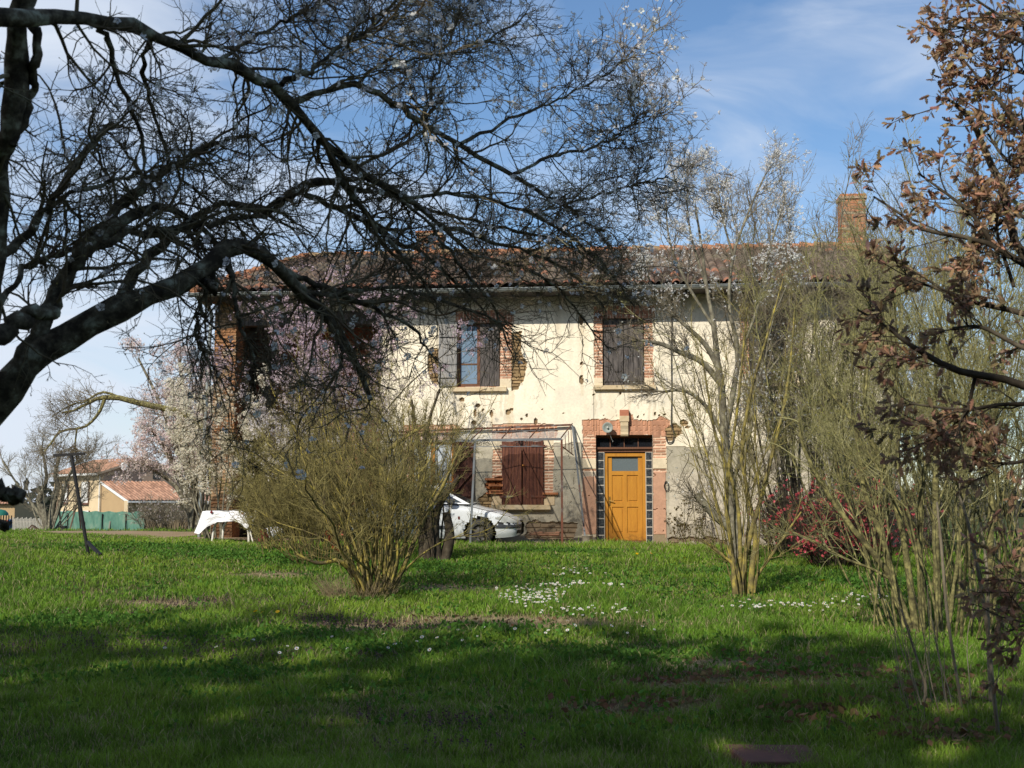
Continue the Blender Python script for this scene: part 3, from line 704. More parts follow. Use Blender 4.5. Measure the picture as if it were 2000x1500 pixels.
# transom light and bar above
m = MB(); m.box(u0, u1, .10, .16, zb0 - .02, zb0 + .07); m.box(u0, u1, .05, .18, Z(877), Z(873)); m.box(u0, u1, .14, .2, zt0 - .05, zt0)
for k in range(1, 4):
    x = u0 + (u1 - u0) * k / 4; m.box(x - .012, x + .012, .145, .19, zb0 + .07, zt0 - .05)
tw = m.build('transom_window', M_framewood, house); m = MB(); m.box(u0, u1, .17, .18, zb0 + .07, zt0 - .05); m.build('pane', M_glassdark, tw)
# glass block strips on both sides
for a, b in ((u0, d0), (d1, u1)):
    m = MB(); m.box(a, b, .09, .19, 0, zb0 - .02); gp = m.build('glass_block_panel', M_mortar, house)
    g = MB(); n = 11; h_ = (zb0 - .02) / n
    for k in range(n):
        g.box(a + .018, b - .018, .085, .129, k * h_ + .014, (k + 1) * h_ - .014)
    g.build('glazing', M_block, gp)
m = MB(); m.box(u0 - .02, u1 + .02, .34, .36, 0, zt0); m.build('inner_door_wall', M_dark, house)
# keystone corbel over the door
k0, k1 = U(1211), U(1228); cc = (k0 + k1) / 2
m = MB(); m.box(k0 - .01, k1 + .01, -.15, 0, Z(824), Z(813)); 
prf = [(0, Z(824) - .002), (-.135, Z(824) - .002), (-.13, Z(832)), (-.10, Z(838)), (-.085, Z(844)), (-.095, Z(849)), (-.07, Z(852)), (0, Z(852))]
n = len(prf); V0 = [(x, y, z) for x in (k0 + .012, k1 - .012) for y, z in prf]
m.add(V0, [tuple(range(n)), tuple(range(n, 2 * n))[::-1]] + [(i, (i + 1) % n, n + (i + 1) % n, n + i) for i in range(n)]); ks = m.build('keystone', M_stone, house)
m = MB(); m.box(k0 - .005, k1 + .005, -.14, 0, Z(813) + .001, Z(807)); m.box(k0 - .005, k1 + .005, -.125, 0, Z(807) + .003, Z(801)); m.build('brick_cap', M_slab if False else simple('red_brick', (0.46, 0.18, 0.10), (0.36, 0.14, 0.08), scale=12), ks)
# rows of old tile ends protruding at broken corners
M_rb = simple('rust_brick', (0.44, 0.17, 0.07), (0.32, 0.12, 0.05), scale=14, bmp=.5)
for x0, x1, y0, y1 in ((948, 983, 934, 938), (955, 983, 946, 950), (958, 983, 957, 960), (950, 984, 962, 965), (1060, 1090, 962, 966)):
    m = MB(); m.box(U(x0), U(x1), -.10, 0, Z(y1, x0), Z(y0, x0)); m.build('brick_ledge', M_rb, house)
# cable down the wall with its hook at the hole, thin wires
m = MB(); pts = [(*fac(x, y), ) for x, y in ((1313, 585), (1312, 640), (1311, 700), (1312, 770), (1311, 826), (1316, 846), (1314, 862), (1304, 864), (1300, 852))]
m.tube(resample([(a, -.06 - .02 * random.random(), b) for a, b in pts], 50), .014, 6); m.build('cable', M_cable, house)
m = MB()
for s in range(2):
    pts = [(a, -.05, b) for a, b in (fac(1301, 941), fac(1297, 948), fac(1299, 956), fac(1304, 958), fac(1306, 948 + s * 4), fac(1302, 940), fac(1298, 944), fac(1300, 960))]
    m.tube(resample(pts, 30), .008, 5)
m.build('wire_loop', M_cable, house)

# ---------------- round lamp above the door
a, b = fac(1187, 836); p = toworld(a, 0, b)
lamp = empty('outdoor_lamp', p, -YAW, 'round grey enamel lamp with dangling stem fixed above the orange door', 'lamp')
m = MB(); pr = [(.02, -.14), (.05, -.15), (.09, -.17), (.125, -.20), (.13, -.205), (.125, -.21), (.085, -.185), (.05, -.165), (.018, -.16)]
m.lathe(pr, axis='y', n=28); m.lathe([(.0, -.11), (.02, -.11), (.02, -.15)], axis='y', n=12); o = m.build('lamp_shade', M_enamel, lamp, True)
m = MB(); m.tube([(0, 0, .02), (0, -.08, .03), (0, -.14, 0)], .014, 8); m.build('bracket', M_zinc, lamp)
m = MB(); m.lathe([(0, -.235), (.02, -.23), (.027, -.205), (.02, -.18), (.016, -.165)], axis='y', n=12); m.build('bulb', simple('frosted_bulb', (0.6, 0.6, 0.55), rough=.3, bmp=0), lamp, True)
m = MB(); m.tube(resample([(.03, -.16, -.09), (.06, -.12, -.18), (.10, -.08, -.29), (.13, -.06, -.33), (.11, -.05, -.34)], 14), .009, 6); m.build('stem', M_zinc, lamp)

# ================================================================== PERGOLA, BUCKET
def fw(px, py, v):
    a, b = fac(px, py, v); return np.array([a, v, b])
pg_o = toworld(*fw(1008, 1060, -1.5)[:2], 0); pg_o[2] = float(zt(pg_o[0], pg_o[1]))
perg = empty('pergola', pg_o, -YAW, 'rusty steel pergola with sagging clear plastic cover against the facade', 'pergola')
du = float((pg_o - F0) @ EX); dvv = float((pg_o - F0) @ EV); dz = pg_o[2] - 0
def pl_(p): return np.array(p) - np.array([du, dvv, pg_o[2] - F0[2]])   # house-local (z absolute) -> pergola-local
VF, VR = -2.75, -0.12
A = lambda px, py, v: pl_(fw(px, py, v))
def gz_(p): # ground height under a pergola-local point, pergola-local
    w = pg_o + EX * p[0] + EV * p[1]; return float(zt(w[0], w[1])) - pg_o[2]
m = MB(); m.bar(A(745, 845, VR), A(1118, 829.5, VR), .045); m.build('rear_rail', M_rust, perg)
m = MB(); m.bar(A(745, 863, VF), A(1097, 857.5, VF), .05); m.build('front_rail', M_steel, perg)
m = MB(); m.bar(A(745, 873.5, VF), A(1096, 871.5, VF), .014); m.build('lower_rail', M_steel, perg)
for r_, f_ in (((1118, 829.5), (1096, 857.5)), ((1056, 832.5), (1034, 858.5)), ((1000, 835), (980, 859)), ((946, 837), (921, 860)), ((890, 839.5), (865, 861)), ((834, 841.5), (809, 862))):
    a, b = A(*r_, VR), A(*f_, VF); a[2] += .03; b[2] += .03; m = MB(); m.bar(a, b, .018, .024); m.build('rafter', M_rust, perg)
for q_ in ((851, 838, 1112, -1.1),):
    m = MB(); m.bar(A(745, q_[0], q_[3]), A(q_[2], q_[1], q_[3]), .013); m.build('purlin', M_steel, perg)
for p, q, mt in ((A(928, 862, VF), A(918, 1070, VF), M_steel), (A(1097, 858, VF), A(1098, 1064, VF), M_rust), (A(1118, 831, VR), A(1143, 1052, -.45), M_steel)):
    if q[1] < -1: q[2] = gz_(q) - .05
    m = MB(); m.bar(p, q, .045); m.build('post', mt, perg)
m = MB(); a = A(1098, 872, VF); b = A(1120, 889, VR); m.bar(a, b, .02)
for t in (.3, .6, .85):
    p = a + (b - a) * t; q = A(1097, 858, VF) + (A(1118, 831, VR) - A(1097, 858, VF)) * t; m.bar(p, q, .015)
m.build('brace', M_rust, perg)
for px in (945, 1018, 870):
    c = A(px, 866, VF); m = MB(); m.bar(c + [0, 0, -.075], c + [0, 0, .075], .008)
    for s in (-1, 1):
        th = np.linspace(0, 3.6 * PI, 40); r = .075 * (1 - th / (4.4 * PI)); m.tube(np.stack([c[0] + s * (.085 - r * np.cos(th)), 0 * th + c[1], c[2] + r * np.sin(th)], 1), .006, 5)
    m.build('scrollwork', M_blackm, perg)
n1, n2 = 70, 18; a_, b_ = np.meshgrid(np.linspace(0, 1, n1), np.linspace(0.22, 0.96, n2))
r0, r1, q0, q1 = A(760, 844.5, VR), A(1117, 830, VR), A(760, 863, VF), A(1096, 858, VF)
P = ((r0[None, None] * (1 - a_[..., None]) + r1 * a_[..., None]) * (1 - b_[..., None]) + (q0 * (1 - a_[..., None]) + q1 * a_[..., None]) * b_[..., None])
sag = .07 * np.sin(PI * b_) * (0.4 + np.abs(np.sin(PI * a_ * 6.4 + .6))) + .06 * (fbm(a_ * 20, b_ * 5 + a_ * 6, 3) - .5)
P[..., 2] -= sag + .03
idx = np.arange(n1 * n2).reshape(n2, n1)
mesh_np('plastic_cover', P.reshape(-1, 3), [np.stack([idx[:-1, :-1], idx[:-1, 1:], idx[1:, 1:], idx[1:, :-1]], -1).reshape(-1, 4)], M_sheet, perg, None, True)
bp = toworld(*fw(1147, 1060, -.47)[:2], 0); bp[2] = float(zt(bp[0], bp[1])) - .02
bk = empty('bucket', bp, 0, 'small grey concrete filled bucket holding the leaning pergola post', 'bucket')
m = MB(); m.lathe([(.105, 0), (.13, .20), (.138, .205), (.138, .215), (.125, .215), (.12, .19)], n=24); m.build('pail', M_conc, bk, True)
m = MB(); m.lathe([(.118, .185), (.06, .192), (.0, .194)], n=20); m.build('concrete_fill', M_conc, bk)

# ================================================================== CAR
VS = -2.25
wu, wz = fac(937, 1042, VS)
cw = toworld(wu + .88, VS + .85, 0); cw[2] = float(zt(cw[0], cw[1])) - .03
car = empty('parked_car', cw, -YAW, 'white hatchback car parked under the pergola, nose to the right', 'car')
stn = np.array([(0.02, .30, .50, .545, .36), (0.0, .27, .52, .575, .50), (-.07, .235, .56, .635, .66), (-.2, .21, .62, .70, .765), (-.45, .19, .70, .79, .83), (-.85, .185, .785, .885, .85), (-1.2, .18, .85, .96, .855),
                (-2.0, .18, .89, .98, .86), (-3.0, .18, .92, .99, .86), (-3.5, .2, .93, .99, .84), (-3.85, .25, .90, .97, .78), (-4.02, .33, .80, .88, .66), (-4.05, .38, .70, .78, .5)])
NX, NS = 200, 40
sx = resample(stn, NX)
def section(x, zb, zs, zt_, w):
    p = np.array([(w * .90, zb), (w * .965, zb + .10), (w * .99, zb + .2), (w, (zb + zs) / 2 + .03), (w * .985, zs - .05), (w * .94, zs + .005), (w * .80, zs + (zt_ - zs) * .55), (w * .5, zt_ - .008), (w * .22, zt_), (0, zt_ + .004)])
    q = resample(p, NS); h = np.column_stack([np.full(NS, x), q[:, 0], q[:, 1]]); g = h[:-1][::-1] * [1, -1, 1]
    return np.vstack([h, g])          # +y side first (far side), then -y (near side)
BG = np.array([section(*s) for s in sx]); M2 = BG.shape[1]
def gridfaces(P, mask=None):
    idx = np.arange(P.shape[0] * P.shape[1]).reshape(P.shape[:2]); f = np.stack([idx[:-1, :-1], idx[1:, :-1], idx[1:, 1:], idx[:-1, 1:]], -1)
    return f[mask] if mask is not None else f.reshape(-1, 4)
cen = (BG[:-1, :-1] + BG[1:, 1:]) / 2
arch = np.zeros(cen.shape[:2], bool)
for ax in (-.88, -3.42): arch |= ((cen[..., 0] - ax) ** 2 + (cen[..., 2] - .31) ** 2 < .365 ** 2) & (np.abs(cen[..., 1]) > .55)
body = mesh_np('body', BG.reshape(-1, 3), [gridfaces(BG, ~arch)], M_white, car, None, True)
nv_ = np.cross(np.gradient(BG, axis=0), np.gradient(BG, axis=1)); nv_ = nrm(nv_)
mid_ = np.array([0, 0, .5]); nv_ *= np.sign(((BG - np.stack([BG[..., 0], 0 * BG[..., 1], 0 * BG[..., 2] + .5], -1)) * nv_).sum(-1, keepdims=True) + 1e-9)
def patch(name, mask_fn, off, mat, parent=car):
    c = cen; k = mask_fn(c[..., 0], c[..., 1], c[..., 2]) & ~arch
    if not k.any(): return None
    Pp = BG + nv_ * off; f = gridfaces(Pp, k); u_, inv = np.unique(f, return_inverse=True)
    return mesh_np(name, Pp.reshape(-1, 3)[u_], [inv.reshape(f.shape)], mat, parent, None, True)
for s in (-1, 1):
    patch('headlight', lambda x, y, z: (s * y > 0) & ((((x + .27) / .25) ** 2 + ((z - (.600 - .16 * (x + .27))) / .062) ** 2) < 1), .008, M_lamp)
    patch('indicator', lambda x, y, z: (s * y > 0) & ((((x + 1.36) / .045) ** 2 + ((z - .63) / .022) ** 2) < 1), .008, M_amber)
    patch('door_strip', lambda x, y, z: (s * y > .5) & (x < -1.6) & (x > -3.0) & (np.abs(z - .43) < .035), .016, M_trim)
    patch('door_seam', lambda x, y, z: (s * y > .5) & (np.abs(x + 1.48) < .012) & (z > .24), .002, M_black)
for s in (-1, 1): patch('bumper_strip', lambda x, y, z: (s * y > 0) & (x > -.52) & (np.abs(z - .455) < .04), .014, M_trim)
for s in (-1, 1): patch('bumper_seam', lambda x, y, z: (s * y > .60) & (x > -.50) & (np.abs(z - .527) < .012), .002, M_black)
patch('grille', lambda x, y, z: (x > -.14) & (np.abs(y) < .36) & (np.abs(z - .565) < .025), .004, M_black)
for s in (-1, 1): patch('air_intake', lambda x, y, z: (s * y > 0) & (x > -.35) & (np.abs(y) < .62) & (np.abs(z - .33) < .04), .004, M_black)
for s in (-1, 1): patch('bonnet_seam', lambda x, y, z: (s * y > 0) & (np.abs(np.abs(y) - .70) < .012) & (x < -.35) & (x > -1.25) & (z > .6), .002, M_black)
# cabin
cb = {'f': (-1.12, .955, .72), 'tf': (-1.92, 1.37, .55), 'tr': (-3.05, 1.40, .54), 'r': (-3.72, .985, .68)}
def cabin_v():
    V = []
    for k in ('f', 'tf', 'tr', 'r'):
        x, z, w = cb[k]; V += [(x, -w, z), (x + (.06 if k == 'f' else 0), 0, z + .03), (x, w, z)]
    return V
V = cabin_v(); Fq = [(0, 1, 4, 3), (1, 2, 5, 4), (3, 4, 7, 6), (4, 5, 8, 7), (6, 7, 10, 9), (7, 8, 11, 10), (0, 3, 6, 9), (2, 11, 8, 5)]
m = MB(); m.add(V, Fq); m.build('cabin', M_white, car)
Va = np.array(V)
def inset(ids, k, off, name, mat):
    p = Va[list(ids)]; c = p.mean(0); q = c + (p - c) * k; n = np.cross(p[1] - p[0], p[2] - p[0]); n /= np.linalg.norm(n)
    if n @ (c - np.array([-2.3, 0, 1.1])) < 0: n = -n
    m = MB(); m.add(q + n * off, [tuple(range(len(ids)))]); return m.build(name, mat, car)
M_cargl = glass('car_glass', (0.03, 0.04, 0.045), 0.05)
for ids in ((0, 1, 4, 3), (1, 2, 5, 4)): inset(ids, .93, .006, 'windscreen', M_cargl)
for ids in ((6, 7, 10, 9), (7, 8, 11, 10)): inset(ids, .9, .006, 'rear_window', M_cargl)
for ids in ((0, 3, 6, 9), (2, 5, 8, 11)): inset(ids, .86, .006, 'side_window', M_cargl)
for q_ in (((-1.10, -.55, 1.0), (-1.35, .1, 1.11)), ((-1.10, .05, 1.01), (-1.35, .6, 1.09))):
    m = MB(); m.bar(*q_, .02); m.build('wiper', M_black, car)
for s in (-1, 1):
    m = MB(); m.box(-1.62, -1.45, s * .80, s * 1.0, .95, 1.08); o = m.build('mirror', M_trim, car); b = o.modifiers.new('bevel', 'BEVEL'); b.width = .04; b.segments = 3
m = MB(); m.box(-3.9, -.3, -.55, .55, .19, .6); m.build('underbody', M_black, car)
for ax in (-.88, -3.42):
    for s in (-1, 1):
        m = MB(); m.lathe([(.18, -.10), (.285, -.10), (.308, -.07), (.312, 0), (.308, .07), (.285, .10), (.18, .10)], (ax, s * .75, .31), 'y', 32); w = m.build('wheel', M_black, car, True)
        r = MB(); y0 = s * .75 + s * .075
        r.lathe([(.195, y0 + s * .02), (.185, y0), (.17, y0 - s * .02), (.10, y0 + s * .0), (.06, y0 + s * .012), (0, y0 + s * .012)], (ax, 0, .31), 'y', 28); rm = r.build('rim', simple('steel_rim', (.035, .034, .033), (.055, .05, .045), scale=12, rough=.55), w, True)
        h = MB()
        for k in range(8):
            a = k * PI / 4; h.lathe([(.022, y0 + s * .006), (0, y0 + s * .006)], (ax + .135 * math.cos(a), 0, .31 + .135 * math.sin(a)), 'y', 10)
        h.build('rim_hole', M_dark, rm)

# ================================================================== TABLE, CLOTH, CHAIR by the barn bay
tb = ground(447, 1056); tb = np.array([*at(460, 1050, 28.2)[:2], 0]); tb[2] = float(zt(tb[0], tb[1]))
table = empty('garden_table', tb, -.15, 'white plastic garden table with curved legs in front of the barn bay', 'table')
ht = float(at(460, 999, 28.2)[2]) - tb[2]; hw = .56
m = MB(); m.box(-hw, hw, -.38, .38, ht - .035, ht); m.box(-hw + .06, hw - .06, -.33, .33, ht - .09, ht - .036); m.build('table_top', M_plastic, table)
for sx_ in (-1, 1):
    for sy in (-1, 1):
        m = MB(); m.tube(resample([(sx_ * .14, sy * .25, ht - .07), (sx_ * .30, sy * .27, ht - .20), (sx_ * .40, sy * .29, ht * .45), (sx_ * .43, sy * .30, 0)], 14), .026, 8); m.build('leg', M_plastic, table)
# cloth: top sheet and a hanging front with long corners
na_, nb_ = 60, 40; a_, b_ = np.meshgrid(np.linspace(0, 1, na_), np.linspace(0, 1, nb_))
dropk = np.interp(a_[0], [0, .06, .16, .3, .6, .74, .84, .92, 1], [.46, .50, .34, .24, .22, .27, .40, .25, .16])
top_n = 14; P = np.zeros((nb_, na_, 3))
xw = -hw - .07 + a_ * (2 * hw + .14)
for j in range(nb_):
    if j < top_n:
        P[j, :, 0] = xw[j]; P[j, :, 1] = .37 - .78 * j / (top_n - 1); P[j, :, 2] = ht + .014
    else:
        t = (j - top_n + 1) / (nb_ - top_n); P[j, :, 0] = xw[j] - .16 * t * np.exp(-a_[0] * 7) ; P[j, :, 1] = -.41 - .05 * t - .03 * t * np.sin(a_[0] * 18); P[j, :, 2] = ht + .014 - dropk * t
P[..., 2] += .03 * (fbm(a_ * 9, b_ * 9, 3) - .5) - .10 * np.clip(-hw - P[..., 0], 0, 1) - .10 * np.clip(P[..., 0] - hw, 0, 1)
P[..., 1] += .08 * (fbm(a_ * 7 + 4, b_ * 5, 3) - .5) * (b_ > .36)
P = (P @ np.array([[math.cos(-.15), math.sin(-.15), 0], [-math.sin(-.15), math.cos(-.15), 0], [0, 0, 1]]))
cl = mesh_np('tablecloth', P.reshape(-1, 3), [gridfaces(P)], M_cloth, None, None, True, tb); tag(cl, 'white cloth with small red marks hanging unevenly over the garden table', 'tablecloth')
for a, bz in ((.14, .012), (.80, .04)):
    x = -hw + a * 2 * hw; m = MB(); m.lathe([(.032, -.44 - bz), (.0, -.443 - bz)], (x, 0, ht - bz), 'y', 10); o = m.build('red_mark', M_redcloth, cl); o.rotation_euler.z = -.15
tw_ = empty('bundle_of_laths', tb + np.array([.25, .02, ht + .016]), .2, 'pale thin laths lying on the white tablecloth', 'laths')
for k in range(5):
    m = MB(); m.bar((-.35 + .03 * k, -.12 + .05 * k, .012 + .008 * (k % 2)), (.42 - .04 * k, -.05 + .045 * k, .014 + .02 * (k % 3)), .03, .012); m.build('lath', M_conc, tw_)
cp = np.array([*at(507, 1052, 27.9)[:2], 0]); cp[2] = float(zt(cp[0], cp[1]))
ch = empty('folding_chair', cp, .5, 'folding chair with white crossed legs and navy back beside the table', 'chair')
for s in (-1, 1):
    m = MB(); m.tube([(s * .22, -.24, 0), (s * .22, .2, .46)], .014, 8); m.build('leg', M_plastic, ch); m = MB(); m.tube([(s * .20, .24, 0), (s * .20, -.2, .46)], .014, 8); m.build('leg', M_plastic, ch); m = MB(); m.tube([(s * .22, .18, .44), (s * .22, .27, .88)], .014, 8); m.build('back_frame', M_plastic, ch)
m = MB(); m.box(-.21, .21, -.2, .2, .45, .48); m.build('seat', M_navy, ch)
m = MB(); m.add([(-.215, .19, .52), (.215, .19, .52), (.215, .265, .86), (-.215, .265, .86), (-.215, .21, .52), (.215, .21, .52), (.215, .285, .86), (-.215, .285, .86)], [(0, 1, 2, 3), (7, 6, 5, 4), (0, 4, 5, 1), (2, 6, 7, 3), (1, 5, 6, 2), (0, 3, 7, 4)]); m.build('backrest', M_navy, ch)
def lump(name, c, s, mat, label, cat, seed, parts=None):
    bm_ = MB(); nu, nv2 = 22, 14; V = []
    for j in range(nv2 + 1):
        for i in range(nu):
            th = PI * j / nv2; ph = 2 * PI * i / nu
            d = np.array([math.sin(th) * math.cos(ph), math.sin(th) * math.sin(ph), math.cos(th)])
            k = .75 + .55 * float(fbm(d[0] * 1.7 + seed + d[2], d[1] * 1.7 + seed * 2 - d[2], 3))
            V.append(d * k * np.array(s) + [0, 0, s[2] * .75])
    bm_.add(V, [(j * nu + i, j * nu + (i + 1) % nu, (j + 1) * nu + (i + 1) % nu, (j + 1) * nu + i) for j in range(nv2) for i in range(nu)])
    o = bm_.build(name, mat, None, True); o.location = tuple(c); return tag(o, label, cat)
c = np.array([*at(529, 1045, 27.7)[:2], 0]); c[2] = float(zt(c[0], c[1]))
lump('cloth_bundle', c + [.05, .1, .12], (.24, .2, .14), M_cloth, 'crumpled white cloth bundle right of the folding chair', 'cloth', 3.1)
lump('fabric_bag', c + [-.16, -.05, -.02], (.10, .12, .19), M_redcloth, 'dark red fabric bag standing next to the folding chair', 'bag', 5.7)
# orange board leaning in the shrub, with a scrap of blue
p0, p1 = ground(668, 1086), at(640, 1036, float(ground(668, 1086)[1]) + .5)
bd = empty('orange_board', p0, 0, 'orange red board leaning in the lilac shrub left of its trunk', 'board')
m = MB(); m.bar((0, 0, 0), p1 - p0, .16, .03, (0, 1, 0)); m.build('plank', M_orange, bd)

# ================================================================== CLOTHES LINE POST
pb_ = ground(175, 1084); top = at(139, 887, pb_[1])
pole = empty('clothesline_post', pb_, 0, 'black leaning T shaped clothes line post standing in the grass', 'post')
m = MB(); m.tube([(0, 0, -.1), top - pb_], .034, 10); m.build('upright', M_blackm, pole)
m = MB(); m.bar(at(105, 889.5, pb_[1]) - pb_, at(166, 886, pb_[1]) - pb_, .06, .05); m.build('crossbar', M_blackm, pole)
m = MB(); m.bar(at(170, 1058, pb_[1]) - pb_, at(196, 1084, pb_[1] - .25) - pb_, .05); m.build('brace', M_blackm, pole)

# ================================================================== NEIGHBOUR'S PLOT
M_nw = simple('pale_render', (0.66, 0.53, 0.34), (0.60, 0.47, 0.30), scale=1.2, rough=.95, bmp=.1)
M_nw2 = simple('tan_render', (0.44, 0.31, 0.17), (0.40, 0.28, 0.155), scale=1.2, rough=.95, bmp=.1)
M_shade_taupe = simple('shade_taupe_render', (0.34, 0.27, 0.20), (0.30, 0.24, 0.18), scale=1.2, rough=.95, bmp=.1)  # shade of the gable side put into the render colour
M_pvc = simple('white_pvc', (0.8, 0.8, 0.78), rough=.4, bmp=0)
def tiled(name, quads, parent, base=(0.40, 0.21, 0.13), pitch=.3):
    """barrel tiled planes; each quad = eave a, eave b, top b, top a"""
    Vs, Fs, Cs, off = [], [], [], 0
    for a, b, c, d in quads:
        a, b, c, d = map(np.asarray, (a, b, c, d)); L = np.linalg.norm(b - a); S = np.linalg.norm(d - a); nx_ = max(2, int(L / pitch)) * 6 + 1; ns = max(2, int(S / .36)) * 3 + 1
        s, t = np.meshgrid(np.linspace(0, 1, nx_), np.linspace(0, 1, ns)); n = np.cross(b - a, d - a); n = n / np.linalg.norm(n); n = n if n[2] > 0 else -n
        P = (a * (1 - s[..., None]) + b * s[..., None]) * (1 - t[..., None]) + (d * (1 - s[..., None]) + c * s[..., None]) * t[..., None]
        ph = s * (nx_ - 1) / 6; wv_ = np.abs(np.sin(PI * ph)); rw = t * (ns - 1) / 3; fr_ = rw - np.floor(rw)
        P = P + n * (.07 * wv_ + .03 * (1 - fr_))[..., None]
        h = _lat[(np.floor(rw + .01).astype(int) * 3) & 255, (np.floor(ph + .01).astype(int) * 5 + off) & 255]
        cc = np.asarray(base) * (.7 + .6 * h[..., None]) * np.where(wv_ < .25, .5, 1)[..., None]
        idx = np.arange(P.shape[0] * P.shape[1]).reshape(P.shape[:2]) + off
        Fs.append(np.stack([idx[:-1, :-1], idx[:-1, 1:], idx[1:, 1:], idx[1:, :-1]], -1).reshape(-1, 4)); Vs.append(P.reshape(-1, 3)); Cs.append(cc.reshape(-1, 3)); off += P.shape[0] * P.shape[1]
    return mesh_np(name, np.concatenate(Vs), Fs, M_tile, parent, np.concatenate(Cs))
D = 98.0
nc = at(195, 1000, D); nz = float(zt(nc[0], nc[1])) - .3
nb = empty('neighbour_house', (nc[0], nc[1], nz), 0, 'modern two storey cream house with tiled porch beyond the green fence', 'house')
NO = np.array([nc[0], nc[1], nz]); g1 = np.array([.72, .694, 0]); g2 = np.array([-.694, .72, 0])   # gable direction, depth direction
W1, W2 = 7.0, 8.6
zev = float(at(195, 921, D)[2]) - nz; zrg = float(at(268, 894, D + 1.6)[2]) - nz
n0, nA, nB, nC = np.zeros(3), g1 * W1, g1 * W1 + g2 * W2, g2 * W2
up = lambda p, z: np.asarray(p) + np.array([0, 0, z])
m = MB(); m.add([n0, nC, up(nC, zev), up(n0, zev)], [(0, 1, 2, 3)]); m.build('front_wall', M_nw, nb)
m = MB(); mid2 = (n0 + nA) / 2; m.add([n0, nA, up(nA, zev), up(mid2, zrg - .1), up(n0, zev)], [(0, 1, 2, 3, 4)]); m.add([nA, nB, up(nB, zev), up(nA, zev)], [(0, 1, 2, 3)]); m.add([nB, nC, up(nC, zev), up((nB + nC) / 2, zrg - .1), up(nB, zev)], [(0, 1, 2, 3, 4)]); m.build('gable_wall', M_shade_taupe, nb)
oh = g1 * -.45; ov = g2 * -.25
sl = (zrg - zev) / (W1 / 2)
e0 = up(n0 + oh + ov, zev - .45 * sl); e1 = up(nC + oh - ov, zev - .45 * sl); t0 = up(mid2 + ov, zrg); t1 = up((nB + nC) / 2 - ov, zrg); e2 = up(nA - oh + ov, zev - .45 * sl); e3 = up(nB - oh - ov, zev - .45 * sl)
rf = tiled('roof', [(e0, e1, t1, t0), (e2, e3, t1, t0)], nb, (0.38, 0.215, 0.14))
m = MB(); m.bar(e0 - np.array([0, 0, .06]), e1 - np.array([0, 0, .06]), .14, .16); m.build('gutter', M_pvc, rf)
m = MB(); m.bar(up(e0, -.05), up(t0, -.08), .06, .16); m.bar(up(t0, -.08), up(e2, -.05), .06, .16); m.build('bargeboard', M_shade_taupe, rf)
m = MB(); q = up(n0 + g2 * .1 - g1 * .05, 0); m.tube([up(q, 0), up(q, zev - .3)], .05, 8); m.build('downpipe', M_pvc, nb)
def nwin(s0, s1, z0, z1, name='window'):
    o = -g1 * .02; m = MB(); a, b = g2 * s0 + o, g2 * s1 + o
    m.add([up(a, z0), up(b, z0), up(b, z1), up(a, z1)], [(0, 1, 2, 3)]); f = m.build(name, M_pvc, nb)
    s = MB(); s.bar(up(a - g2 * .15 - g1 * .05, z0 - .1), up(b + g2 * .15 - g1 * .05, z0 - .1), .16, .14); s.bar(up(a - g2 * .12 - g1 * .02, z0), up(a - g2 * .12 - g1 * .02, z1), .06, .2); s.build('surround', M_slab, f)
    for k in range(6): 
        pass
nwin(2.1, 3.4, zev - 2.45, zev - .75); nwin(5.9, 7.0, zev - 2.4, zev - .9); nwin(1.9, 3.7, .2, 1.75); nwin(5.8, 7.2, .2, 1.7)
m = MB(); a = g1 * 4.45 - g2 * .03; m.add([up(a, zev - .55), up(a + g1 * .62, zev - .55), up(a + g1 * .62, zev + .25), up(a, zev + .25)], [(0, 1, 2, 3)]); w = m.build('window', M_glassdark, nb)
m = MB(); dc = up(g1 * 1.75 - g2 * .35, zev + .45); m.lathe([(0, .06), (.12, .05), (.22, .02), (.29, -.02)], (0, 0, 0), 'y', 20); ds = m.build('satellite_dish', M_pvc, nb, True); ds.location = tuple(dc); ds.rotation_euler = (0, 0, .35); ds.scale = (1, -1, 1.15)
# porch in front of the gable
pd = -g2 * 4.3; pz1 = float(at(196, 940, D)[2]) - nz; pz0 = float(at(256, 978, D - 3)[2]) - nz
pa, pb2 = np.zeros(3), g1 * 5.6
pe_a, pe_b = pa + pd + g1 * .2, pb2 + pd
prf_ = tiled('porch_roof', [(up(pe_a, pz0), up(pe_b, pz0), up(pb2, pz1), up(pa, pz1))], nb, (0.40, 0.225, 0.15))
m = MB(); m.bar(up(pa, pz1 - .1), up(pe_a, pz0 - .1), .08, .2); m.bar(up(pe_a, pz0 - .08), up(pe_b, pz0 - .08), .08, .14); m.build('fascia', M_pvc, prf_)
m = MB(); m.add([pa - g2 * .02 + g1 * .1, pa + pd * .9 + g1 * .3, up(pa + pd * .9 + g1 * .3, pz0 + .2), up(pa + g1 * .1, pz1 - .15)], [(0, 1, 2, 3)]); m.add([pa + pd * .9 + g1 * .3, pb2 + pd * .9, up(pb2 + pd * .9, pz0), up(pa + pd * .9 + g1 * .3, pz0)], [(0, 1, 2, 3)]); m.build('porch_wall', M_nw2, nb)
m = MB(); m.bar(pe_a * .95, up(pe_a * .95, pz0), .3); m.build('porch_post', M_nw, nb)
